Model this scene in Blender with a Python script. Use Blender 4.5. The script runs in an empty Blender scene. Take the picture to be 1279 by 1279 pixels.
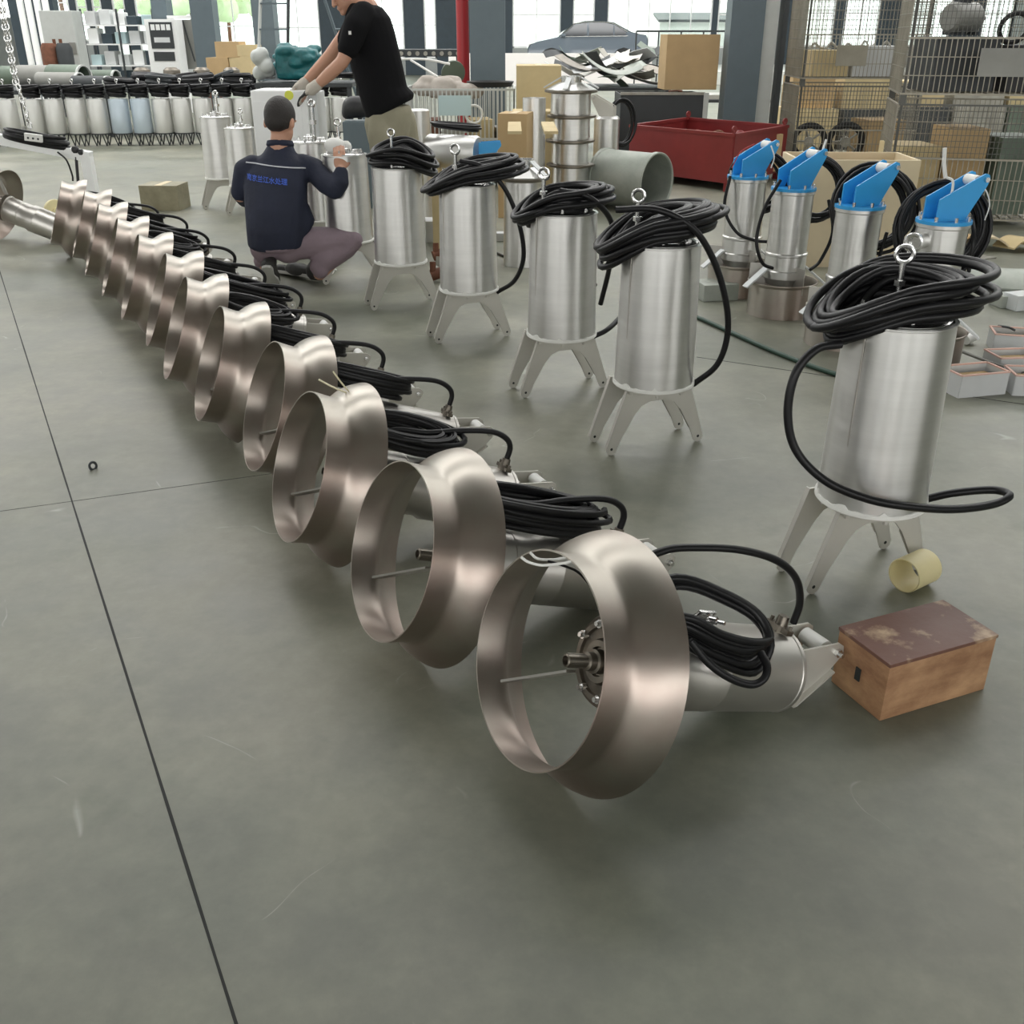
import bpy, bmesh, math, random
from math import sin, cos, pi, radians, sqrt, atan2
from mathutils import Vector, Matrix, noise

scene = bpy.context.scene
COL = scene.collection
V = Vector

# ------------------------------------------------------------------ camera
FPX = 1240.0
PITCH = math.atan((639.5 - 42.0) / FPX)
CAMH = 1.45
cam_data = bpy.data.cameras.new('camera')
cam_data.sensor_fit = 'HORIZONTAL'
cam_data.sensor_width = 36.0
cam_data.lens = 36.0 * FPX / 1279.0
cam_data.clip_end = 400
cam = bpy.data.objects.new('camera', cam_data)
COL.objects.link(cam)
cam.location = (0, 0, CAMH)
cam.rotation_euler = (pi / 2 - PITCH, 0, 0)
scene.camera = cam

def _ray(px, py):
    u = (px - 639.5) / FPX
    v = (639.5 - py) / FPX
    return V((u, cos(PITCH) + v * sin(PITCH), -sin(PITCH) + v * cos(PITCH)))

def at(px, py, y):
    """point at depth y of the hall"""
    d = _ray(px, py)
    d = d * (y / d.y)
    d.z += CAMH
    return d

def gr(px, py, z=0.0):
    """point at height z above the floor"""
    d = _ray(px, py)
    d = d * ((z - CAMH) / d.z)
    d.z = z
    return d

# ------------------------------------------------------------------ materials
def mat(name, col, metal=0.0, rough=0.5, var=0.0, scale=6.0, bump=0.0, bscale=40.0, rvar=0.0,
        col2=None, spec=0.5, aniso=0.0, emis=None, estr=1.0, stretch=(1, 1, 1), thresh=None, sheen=0.0, coat=0.0):
    m = bpy.data.materials.new(name)
    m.use_nodes = True
    nt = m.node_tree
    N, L = nt.nodes, nt.links
    b = N['Principled BSDF']
    b.inputs['Base Color'].default_value = (*col, 1)
    b.inputs['Metallic'].default_value = metal
    b.inputs['Roughness'].default_value = rough
    b.inputs['Specular IOR Level'].default_value = spec
    if aniso:
        b.inputs['Anisotropic'].default_value = aniso
        b.inputs['Anisotropic Rotation'].default_value = .25
        tn = N.new('ShaderNodeTangent'); tn.direction_type = 'RADIAL'; tn.axis = 'Z'
        L.new(tn.outputs[0], b.inputs['Tangent'])
    if sheen:
        b.inputs['Sheen Weight'].default_value = sheen
    if coat:
        b.inputs['Coat Weight'].default_value = coat
    if emis:
        b.inputs['Emission Color'].default_value = (*emis, 1)
        b.inputs['Emission Strength'].default_value = estr
    if var or col2 or bump or rvar:
        tc = N.new('ShaderNodeTexCoord')
        mp = N.new('ShaderNodeMapping')
        mp.inputs['Scale'].default_value = stretch
        L.new(tc.outputs['Object'], mp.inputs['Vector'])
    if var or col2 or rvar:
        nz = N.new('ShaderNodeTexNoise')
        nz.inputs['Scale'].default_value = scale
        nz.inputs['Detail'].default_value = 6
        nz.inputs['Roughness'].default_value = 0.6
        L.new(mp.outputs[0], nz.inputs['Vector'])
        rp = N.new('ShaderNodeValToRGB')
        a, c = (0.3, 0.7) if thresh is None else thresh
        rp.color_ramp.elements[0].position = a
        rp.color_ramp.elements[1].position = c
        if var or col2:
            c2 = col2 if col2 else tuple(min(1, x * (1 + var)) for x in col)
            c1 = col if col2 else tuple(x * (1 - var) for x in col)
            rp.color_ramp.elements[0].color = (*c1, 1)
            rp.color_ramp.elements[1].color = (*c2, 1)
            L.new(nz.outputs['Fac'], rp.inputs[0])
            L.new(rp.outputs[0], b.inputs['Base Color'])
        if rvar:
            mr = N.new('ShaderNodeMapRange')
            mr.inputs['To Min'].default_value = max(0.02, rough - rvar)
            mr.inputs['To Max'].default_value = min(1, rough + rvar)
            mr.inputs['From Min'].default_value = 0.3
            mr.inputs['From Max'].default_value = 0.7
            L.new(nz.outputs['Fac'], mr.inputs['Value'])
            L.new(mr.outputs[0], b.inputs['Roughness'])
    if bump:
        n2 = N.new('ShaderNodeTexNoise')
        n2.inputs['Scale'].default_value = bscale
        n2.inputs['Detail'].default_value = 4
        L.new(mp.outputs[0], n2.inputs['Vector'])
        bp = N.new('ShaderNodeBump')
        bp.inputs['Strength'].default_value = bump
        bp.inputs['Distance'].default_value = 0.01
        L.new(n2.outputs['Fac'], bp.inputs['Height'])
        L.new(bp.outputs[0], b.inputs['Normal'])
    return m

M = {}
M['steel'] = mat('brushed_steel', (.69, .685, .665), .95, .36, var=.05, scale=3, rvar=.05, aniso=.75, stretch=(1, 1, 12))
M['steel_bright'] = mat('bright_steel', (.72, .72, .71), 1, .25)
M['ring_steel'] = mat('blasted_ring_steel', (.43, .40, .355), 1, .41, col2=(.37, .28, .245), scale=2.2, rvar=.03, thresh=(.42, .72), aniso=.8)
M['ring_warm'] = mat('heat_tinted_steel', (.30, .22, .19), 1, .38, var=.1, scale=3)
M['plate_steel'] = mat('bead_blasted_plate', (.56, .545, .495), .35, .45, var=.06, scale=5)
M['motor_steel'] = mat('motor_housing_steel', (.58, .56, .525), .92, .36, var=.06, scale=3, rvar=.05)
M['cast'] = mat('cast_iron', (.20, .18, .15), .9, .38, var=.2, scale=20)
M['black_rubber'] = mat('black_cable_rubber', (.007, .007, .008), 0, .40, spec=.32)
M['black'] = mat('black_plastic', (.02, .02, .022), 0, .5)
M['white_plastic'] = mat('white_plastic', (.75, .75, .72), 0, .45)
M['white_paint'] = mat('white_painted_steel', (.62, .64, .64), 0, .4, var=.05, scale=4)
M['residue'] = mat('white_sealant', (.78, .78, .74), 0, .7, bump=.3, bscale=60)
M['blue'] = mat('blue_painted_plate', (.035, .34, .72), 0, .38, var=.06, scale=4)
M['cream'] = mat('cream_plastic', (.72, .64, .36), 0, .5, var=.05)
M['cream_board'] = mat('cream_board', (.66, .56, .38), 0, .7, var=.06, scale=3)
M['carton'] = mat('brown_carton', (.47, .33, .17), 0, .8, var=.08, scale=3)
M['tan'] = mat('tan_crate', (.56, .45, .25), 0, .75, var=.08, scale=4)
M['wood_side'] = mat('worn_wood', (.24, .12, .06), 0, .55, col2=(.50, .30, .16), scale=7, bump=.25, bscale=25, stretch=(1, 1, 2), thresh=(.35, .68))
M['wood_top'] = mat('worn_brown_paint', (.15, .07, .05), 0, .5, col2=(.50, .36, .23), scale=11, bump=.2, bscale=25, thresh=(.50, .66))
M['box_metal'] = mat('olive_toolbox_paint', (.20, .18, .11), 0, .5, col2=(.33, .30, .2), scale=8)
M['red'] = mat('dark_red_paint', (.20, .022, .022), 0, .42, var=.12, scale=3)
M['red_bright'] = mat('red_pipe_paint', (.40, .02, .025), 0, .4)
M['pillar'] = mat('blue_grey_column_paint', (.11, .145, .165), 0, .5, var=.05)
M['pillar_white'] = mat('pale_column_paint', (.50, .52, .50), 0, .55, var=.05)
M['wall'] = mat('pale_grey_wall', (.33, .35, .34), 0, .7, var=.05)
M['navy'] = mat('dark_blue_panel', (.03, .048, .062), 0, .5, var=.1)
M['frame_white'] = mat('white_window_frame', (.86, .87, .86), 0, .4)
M['wire'] = mat('galvanised_wire', (.30, .28, .23), .7, .5, var=.15)
M['wire_dark'] = mat('dark_wire', (.12, .12, .11), .6, .55)
M['dark_grey'] = mat('dark_grey_paint', (.035, .04, .043), 0, .55, var=.1)
M['pipe_grey'] = mat('grey_pipe', (.25, .25, .23), .2, .55, var=.15, scale=2)
M['pipe_green'] = mat('dull_green_pipe', (.13, .17, .13), .1, .5, var=.2, scale=2)
M['galv'] = mat('galvanised_drum', (.42, .44, .40), .35, .55, col2=(.30, .33, .29), scale=6, bump=.1)
M['teal'] = mat('teal_woven_bag', (.008, .12, .13), 0, .45, var=.3, scale=8, bump=1.0, bscale=16)
M['cloth_grey'] = mat('greyish_cloth', (.42, .38, .34), 0, .9, var=.15, bump=.5, bscale=14)
M['cloth_blue'] = mat('pale_blue_sheet', (.45, .58, .60), 0, .6)
M['scrap'] = mat('dull_scrap_metal', (.33, .32, .28), .6, .5, var=.25, scale=5)
M['skin'] = mat('skin', (.50, .27, .18), 0, .5, var=.05)
M['hair'] = mat('black_hair', (.018, .014, .012), 0, .6, bump=.6, bscale=120)
M['navy_cloth'] = mat('navy_work_jacket', (.012, .016, .035), 0, .8, bump=.9, bscale=11, var=.15)
M['tshirt'] = mat('black_t_shirt', (.006, .006, .007), 0, .9, spec=.2, bump=.5, bscale=8)
M['mauve'] = mat('mauve_grey_trousers', (.25, .19, .22), 0, .8, bump=1.0, bscale=12, var=.1)
M['khaki'] = mat('khaki_trousers', (.30, .28, .20), 0, .85, bump=.35, bscale=8, var=.08)
M['shoe'] = mat('dark_shoe', (.04, .04, .038), 0, .6)
M['shoe_sole'] = mat('pale_shoe_sole', (.45, .45, .42), 0, .7)
M['glove'] = mat('white_cotton_glove', (.50, .46, .40), 0, .9, bump=.4, bscale=50)
M['glove_black'] = mat('black_glove_coating', (.02, .02, .02), 0, .6)
M['reflective'] = mat('pale_piping', (.55, .56, .60), 0, .5)
M['logo_blue'] = mat('blue_print', (.05, .12, .55), 0, .6)
M['yellow'] = mat('yellow_sticker', (.75, .78, .08), 0, .5)
M['joint'] = mat('dark_joint', (.02, .022, .02), 0, .8)
M['pink'] = mat('pink_edged_carton', (.62, .40, .33), 0, .7, var=.1)
M['greywhite'] = mat('grey_white_carton', (.55, .56, .56), 0, .7, var=.05)
M['car_paint'] = mat('dark_car_paint', (.10, .125, .15), .4, .2, coat=1)
M['car_glass'] = mat('dark_car_glass', (.02, .025, .03), 0, .08)
M['tyre'] = mat('tyre', (.02, .02, .02), 0, .8)
M['leaf'] = mat('light_green_foliage', (.42, .50, .30), 0, .8, col2=(.60, .70, .46), scale=2.5, bump=.6, bscale=5)
M['outer_wall'] = mat('white_outer_wall', (.85, .82, .80), 0, .7)
M['yard'] = mat('pale_concrete_yard', (.60, .62, .58), 0, .8, var=.05, scale=.3)
M['yellow_wire'] = mat('pale_wire_insulation', (.70, .65, .45), 0, .5)
M['rust'] = mat('rusty_iron', (.17, .07, .04), .3, .7, var=.3, scale=10)
M['amber'] = mat('amber_bottle', (.35, .17, .02), 0, .3)
M['green_hose'] = mat('dark_green_hose', (.03, .07, .05), 0, .5)

def floor_material():
    m = bpy.data.materials.new('sealed_concrete_floor')
    m.use_nodes = True
    N, L = m.node_tree.nodes, m.node_tree.links
    b = N['Principled BSDF']
    tc = N.new('ShaderNodeTexCoord')
    def noise_n(s, d, r=.55):
        n = N.new('ShaderNodeTexNoise')
        n.inputs['Scale'].default_value = s
        n.inputs['Detail'].default_value = d
        n.inputs['Roughness'].default_value = r
        L.new(tc.outputs['Object'], n.inputs['Vector'])
        return n
    n1 = noise_n(.8, 7, .6)
    n2 = noise_n(3.0, 8, .65)
    n3 = noise_n(14, 6, .7)
    r1 = N.new('ShaderNodeValToRGB')
    r1.color_ramp.elements[0].position = .32
    r1.color_ramp.elements[0].color = (.150, .163, .128, 1)
    r1.color_ramp.elements[1].position = .68
    r1.color_ramp.elements[1].color = (.265, .258, .205, 1)
    L.new(n1.outputs['Fac'], r1.inputs[0])
    r2 = N.new('ShaderNodeValToRGB')
    r2.color_ramp.elements[0].position = .38
    r2.color_ramp.elements[0].color = (.74, .75, .73, 1)
    r2.color_ramp.elements[1].position = .66
    r2.color_ramp.elements[1].color = (1.12, 1.11, 1.09, 1)
    L.new(n2.outputs['Fac'], r2.inputs[0])
    mx = N.new('ShaderNodeMix'); mx.data_type = 'RGBA'; mx.blend_type = 'MULTIPLY'
    mx.inputs[0].default_value = 1
    L.new(r1.outputs[0], mx.inputs[6]); L.new(r2.outputs[0], mx.inputs[7])
    r3 = N.new('ShaderNodeValToRGB')
    r3.color_ramp.elements[0].position = .40
    r3.color_ramp.elements[0].color = (.95, .95, .95, 1)
    r3.color_ramp.elements[1].position = .64
    r3.color_ramp.elements[1].color = (1.05, 1.05, 1.05, 1)
    L.new(n3.outputs['Fac'], r3.inputs[0])
    mx2 = N.new('ShaderNodeMix'); mx2.data_type = 'RGBA'; mx2.blend_type = 'MULTIPLY'
    mx2.inputs[0].default_value = 1
    L.new(mx.outputs[2], mx2.inputs[6]); L.new(r3.outputs[0], mx2.inputs[7])
    # sparse pale scuffs and darker stains
    n4 = noise_n(1.6, 2, .4); n4.inputs['Distortion'].default_value = 1.2
    r4 = N.new('ShaderNodeValToRGB'); e = r4.color_ramp.elements
    e[0].position = .496; e[0].color = (0, 0, 0, 1); e[1].position = .504; e[1].color = (0, 0, 0, 1)
    m_ = e.new(.500); m_.color = (1, 1, 1, 1)
    L.new(n4.outputs['Fac'], r4.inputs[0])
    n5 = noise_n(5.0, 3, .5)
    r5 = N.new('ShaderNodeValToRGB'); r5.color_ramp.elements[0].position = .58; r5.color_ramp.elements[1].position = .66
    L.new(n5.outputs['Fac'], r5.inputs[0])
    mm = N.new('ShaderNodeMath'); mm.operation = 'MULTIPLY'
    L.new(r4.outputs[0], mm.inputs[0]); L.new(r5.outputs[0], mm.inputs[1])
    ms = N.new('ShaderNodeMath'); ms.operation = 'MULTIPLY'; ms.inputs[1].default_value = .45
    L.new(mm.outputs[0], ms.inputs[0])
    mx3 = N.new('ShaderNodeMix'); mx3.data_type = 'RGBA'
    L.new(ms.outputs[0], mx3.inputs[0]); L.new(mx2.outputs[2], mx3.inputs[6]); mx3.inputs[7].default_value = (.45, .46, .40, 1)
    n6 = noise_n(2.3, 5, .6)
    r6 = N.new('ShaderNodeValToRGB'); r6.color_ramp.elements[0].position = .60; r6.color_ramp.elements[0].color = (1, 1, 1, 1)
    r6.color_ramp.elements[1].position = .72; r6.color_ramp.elements[1].color = (.72, .76, .72, 1)
    L.new(n6.outputs['Fac'], r6.inputs[0])
    mx4 = N.new('ShaderNodeMix'); mx4.data_type = 'RGBA'; mx4.blend_type = 'MULTIPLY'; mx4.inputs[0].default_value = 1
    L.new(mx3.outputs[2], mx4.inputs[6]); L.new(r6.outputs[0], mx4.inputs[7])
    L.new(mx4.outputs[2], b.inputs['Base Color'])
    mr = N.new('ShaderNodeMapRange')
    mr.inputs['From Min'].default_value = .3; mr.inputs['From Max'].default_value = .7
    mr.inputs['To Min'].default_value = .36; mr.inputs['To Max'].default_value = .50
    L.new(n2.outputs['Fac'], mr.inputs['Value'])
    L.new(mr.outputs[0], b.inputs['Roughness'])
    b.inputs['Specular IOR Level'].default_value = .6
    return m
M['floor'] = floor_material()

def glass_material():
    m = bpy.data.materials.new('window_glass')
    m.use_nodes = True
    N, L = m.node_tree.nodes, m.node_tree.links
    for n in list(N):
        N.remove(n)
    o = N.new('ShaderNodeOutputMaterial'); t = N.new('ShaderNodeBsdfTransparent'); g = N.new('ShaderNodeBsdfGlossy')
    t.inputs[0].default_value = (.76, .82, .80, 1)
    g.inputs['Roughness'].default_value = .05
    mx = N.new('ShaderNodeMixShader'); fr = N.new('ShaderNodeFresnel'); fr.inputs[0].default_value = 1.3
    L.new(fr.outputs[0], mx.inputs[0]); L.new(t.outputs[0], mx.inputs[1]); L.new(g.outputs[0], mx.inputs[2])
    L.new(mx.outputs[0], o.inputs[0])
    return m
M['glass'] = glass_material()

# ------------------------------------------------------------------ mesh builder
class MB:
    def __init__(s):
        s.bm = bmesh.new()
    def quadmesh(s, rows, closed_u=True, cap0=False, cap1=False):
        vs = [[s.bm.verts.new(p) for p in r] for r in rows]
        n = len(rows[0])
        for i in range(len(rows) - 1):
            for j in range(n if closed_u else n - 1):
                k = (j + 1) % n
                s.bm.faces.new((vs[i][j], vs[i][k], vs[i + 1][k], vs[i + 1][j]))
        if cap0: s.bm.faces.new(list(reversed(vs[0])))
        if cap1: s.bm.faces.new(vs[-1])
        return s
    def box(s, c, size, rot=None, bevel=0.0):
        c = V(c); hx, hy, hz = size[0] / 2, size[1] / 2, size[2] / 2
        R = rot if rot is not None else Matrix.Identity(3)
        if isinstance(R, (int, float)): R = Matrix.Rotation(R, 3, 'Z')
        t = bmesh.new()
        vs = [t.verts.new(V((x, y, z))) for x in (-hx, hx) for y in (-hy, hy) for z in (-hz, hz)]
        for f in ((0, 1, 3, 2), (4, 6, 7, 5), (0, 4, 5, 1), (2, 3, 7, 6), (0, 2, 6, 4), (1, 5, 7, 3)):
            t.faces.new([vs[i] for i in f])
        if bevel:
            bmesh.ops.bevel(t, geom=t.edges[:], offset=bevel, segments=2, affect='EDGES', profile=.7)
        mp = {}
        for v in t.verts: mp[v.index if False else v] = s.bm.verts.new(c + R @ v.co)
        for f in t.faces: s.bm.faces.new([mp[v] for v in f.verts])
        t.free()
        return s
    def lathe(s, prof, origin=(0, 0, 0), axis=(0, 0, 1), seg=40, closed=False, cap=True):
        o = V(origin); a = V(axis).normalized()
        q = a.to_track_quat('Z', 'Y').to_matrix()
        rows = [[o + q @ V((r * cos(2 * pi * j / seg), r * sin(2 * pi * j / seg), h)) for j in range(seg)] for r, h in prof]
        if closed: rows.append(rows[0])
        if closed:
            vs = [[s.bm.verts.new(p) for p in r] for r in rows[:-1]]
            m = len(vs)
            for i in range(m):
                for j in range(seg):
                    k = (j + 1) % seg
                    s.bm.faces.new((vs[i][j], vs[i][k], vs[(i + 1) % m][k], vs[(i + 1) % m][j]))
        else:
            s.quadmesh(rows, True, cap, cap)
        return s
    def cyl(s, p0, p1, r0, r1=None, seg=24):
        r1 = r0 if r1 is None else r1
        p0, p1 = V(p0), V(p1)
        return s.lathe([(r0, 0), (r1, (p1 - p0).length)], p0, p1 - p0, seg)
    def ring(s, c, axis, R, r, seg=32, rseg=8):
        prof = [(R + r * cos(2 * pi * i / rseg), r * sin(2 * pi * i / rseg)) for i in range(rseg)]
        return s.lathe(prof, c, axis, seg, closed=True)
    def tube(s, pts, r, seg=8, cap=True, radii=None):
        pts = [V(p) for p in pts]
        n = len(pts)
        T = []
        for i in range(n):
            a = pts[max(0, i - 1)]; b = pts[min(n - 1, i + 1)]
            d = b - a
            T.append(d.normalized() if d.length > 1e-9 else V((0, 0, 1)))
        up = V((0, 0, 1)) if abs(T[0].z) < .9 else V((1, 0, 0))
        nrm = (up - T[0] * up.dot(T[0])).normalized()
        rows = []
        for i in range(n):
            if i:
                q = T[i - 1].rotation_difference(T[i])
                nrm = q @ nrm
                nrm = (nrm - T[i] * nrm.dot(T[i])).normalized()
            b = T[i].cross(nrm)
            rr = radii[i] if radii else r
            rows.append([pts[i] + rr * (cos(2 * pi * j / seg) * nrm + sin(2 * pi * j / seg) * b) for j in range(seg)])
        return s.quadmesh(rows, True, cap, cap)
    def prism(s, poly, w0, w1, frame=None):
        """poly (u,v) in the plane, extruded along third axis from w0 to w1; frame: 4x4, columns u,v,w"""
        F = frame if frame is not None else Matrix.Identity(4)
        a = [s.bm.verts.new(F @ V((u, v, w0))) for u, v in poly]
        b = [s.bm.verts.new(F @ V((u, v, w1))) for u, v in poly]
        n = len(poly)
        s.bm.faces.new(a); s.bm.faces.new(list(reversed(b)))
        for i in range(n):
            k = (i + 1) % n
            s.bm.faces.new((a[i], b[i], b[k], a[k]))
        return s
    def sphere(s, c, r, seg=16, scale=(1, 1, 1), rot=None):
        c = V(c); R = rot if rot is not None else Matrix.Identity(3)
        rows = []
        m = seg // 2
        for i in range(1, m):
            th = pi * i / m
            rows.append([c + R @ V((r * scale[0] * sin(th) * cos(2 * pi * j / seg), r * scale[1] * sin(th) * sin(2 * pi * j / seg), -r * scale[2] * cos(th))) for j in range(seg)])
        return s.quadmesh(rows, True, True, True)
    def capsule(s, p0, p1, r0, r1, seg=14):
        p0, p1 = V(p0), V(p1)
        L_ = (p1 - p0).length
        pr = []
        for i in range(1, 6): 
            a = -pi / 2 + pi / 2 * i / 6
            pr.append((r0 * cos(a), r0 * sin(a)))
        pr.append((r0, 0)); pr.append((r1, L_))
        for i in range(1, 6):
            a = pi / 2 * i / 6
            pr.append((r1 * cos(a), L_ + r1 * sin(a)))
        return s.lathe(pr, p0, (p1 - p0) if L_ > 1e-6 else V((0, 0, 1)), seg)
    def chain(s, pts, seg=14):
        for (a, ra), (b, rb) in zip(pts, pts[1:]):
            s.capsule(a, b, ra, rb, seg)
        return s
    def build(s, name, m, parent=None, smooth=True, angle=35, loc=None, rot=None):
        bmesh.ops.recalc_face_normals(s.bm, faces=s.bm.faces[:])
        me = bpy.data.meshes.new(name)
        s.bm.to_mesh(me); s.bm.free()
        if smooth:
            me.shade_smooth()
            me.set_sharp_from_angle(angle=radians(angle))
        if m is not None:
            me.materials.append(m)
        o = bpy.data.objects.new(name, me)
        COL.objects.link(o)
        if parent is not None: o.parent = parent
        if loc is not None: o.location = loc
        if rot is not None: o.rotation_euler = rot
        return o

def remesh_build(mb, name, m, parent=None, voxel=.012, smooth=6, fac=.5):
    o = mb.build(name, None, None)
    md = o.modifiers.new('r', 'REMESH'); md.mode = 'VOXEL'; md.voxel_size = voxel; md.use_smooth_shade = True
    if smooth:
        s = o.modifiers.new('s', 'SMOOTH'); s.iterations = smooth; s.factor = fac
    dg = bpy.context.evaluated_depsgraph_get()
    me = bpy.data.meshes.new_from_object(o.evaluated_get(dg))
    bpy.data.objects.remove(o)
    me.name = name
    me.materials.clear(); me.materials.append(m)
    me.shade_smooth()
    n = bpy.data.objects.new(name, me)
    COL.objects.link(n)
    if parent is not None: n.parent = parent
    return n

def tag(o, label=None, cat=None, group=None, kind=None):
    if label: o['label'] = label
    if cat: o['category'] = cat
    if group: o['group'] = group
    if kind: o['kind'] = kind
    return o

def empty(name, loc=(0, 0, 0), rz=0.0, label=None, cat=None, group=None, kind=None):
    o = bpy.data.objects.new(name, None)
    o.empty_display_size = .1
    COL.objects.link(o)
    o.location = loc; o.rotation_euler = (0, 0, rz)
    return tag(o, label, cat, group, kind)

def kids(o):
    return [c for c in bpy.data.objects if c.parent == o]

def dup(root, loc=None, rz=None, label=None, group=None, skip=()):
    r = root.copy(); COL.objects.link(r)
    if loc is not None: r.location = loc
    if rz is not None: r.rotation_euler = (0, 0, rz)
    if label: r['label'] = label
    if group: r['group'] = group
    for ch in kids(root):
        if ch.name.split('.')[0] in skip: continue
        c = ch.copy(); COL.objects.link(c); c.parent = r
        for g in kids(ch):
            d = g.copy(); COL.objects.link(d); d.parent = c
    return r

def smooth_path(pts, n=8):
    """Catmull-Rom"""
    P = [V(p) for p in pts]
    P = [P[0] * 2 - P[1]] + P + [P[-1] * 2 - P[-2]]
    out = []
    for i in range(1, len(P) - 2):
        a, b, c, d = P[i - 1:i + 3]
        for k in range(n):
            t = k / n
            out.append(.5 * ((2 * b) + (c - a) * t + (2 * a - 5 * b + 4 * c - d) * t * t + (3 * b - a - 3 * c + d) * t ** 3))
    out.append(P[-2])
    return out

def coil_path(rng, c, rx, ry, R, wraps, dr, dz, droop=(0, 0), seg=26, jit=1.0, start=0.0):
    """a hand-wound bundle of cable: centre c, ellipse rx,ry in frame R (3x3)"""
    c = V(c)
    pr = [(rng.uniform(-1, 1), rng.uniform(0, 1), rng.uniform(-1, 1), rng.uniform(-1, 1)) for _ in range(wraps + 2)]
    pts = []
    N = int(wraps * seg)
    for i in range(N + 1):
        w = i / seg
        k = int(w); f = w - k; f = f * f * (3 - 2 * f)
        a, b = pr[k], pr[k + 1]
        q = [a[j] * (1 - f) + b[j] * f for j in range(4)]
        th = 2 * pi * w + start
        rr = 1 + dr * q[0] * jit
        x = rx * rr * cos(th) + dr * rx * .6 * q[2] * jit
        y = ry * rr * sin(th) + dr * ry * .6 * q[3] * jit
        z = dz * q[1] + droop[0] * max(0, -cos(th)) ** 1.5 + droop[1] * max(0, cos(th)) ** 1.5
        pts.append(c + R @ V((x, y, z)))
    return pts

# ------------------------------------------------------------------ submersible ring mixers lying in a diagonal row
TAU = radians(19.93); RR = .2788; ML = .543; MR = .1018
MX = Matrix(((cos(TAU), 0, sin(TAU)), (0, 1, 0), (-sin(TAU), 0, cos(TAU))))
MC = V((0, 0, RR * cos(TAU)))
MN = MX @ V((1, 0, 0))
def mp_(s, y, t): return MC + MX @ V((s, y, t))

def bracket_poly(r=.095):
    return [(0, -r), (.012, -r), (.128, .035), (.143, .062), (.148, .082), (.140, .098), (.122, .104), (.105, .100), (0, .078)]

def ring_profile():
    outer = [(-.1563, .2228), (-.13, .2206), (-.108, .2188), (-.092, .2186), (-.084, .2205), (-.077, .2262), (-.068, .2365), (-.057, .2480),
             (-.045, .2580), (-.032, .2660), (-.018, .2725), (-.006, .2770), (0, .2788)]
    inner = [(s, r - .0035) for s, r in reversed(outer)]
    return outer + inner

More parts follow.
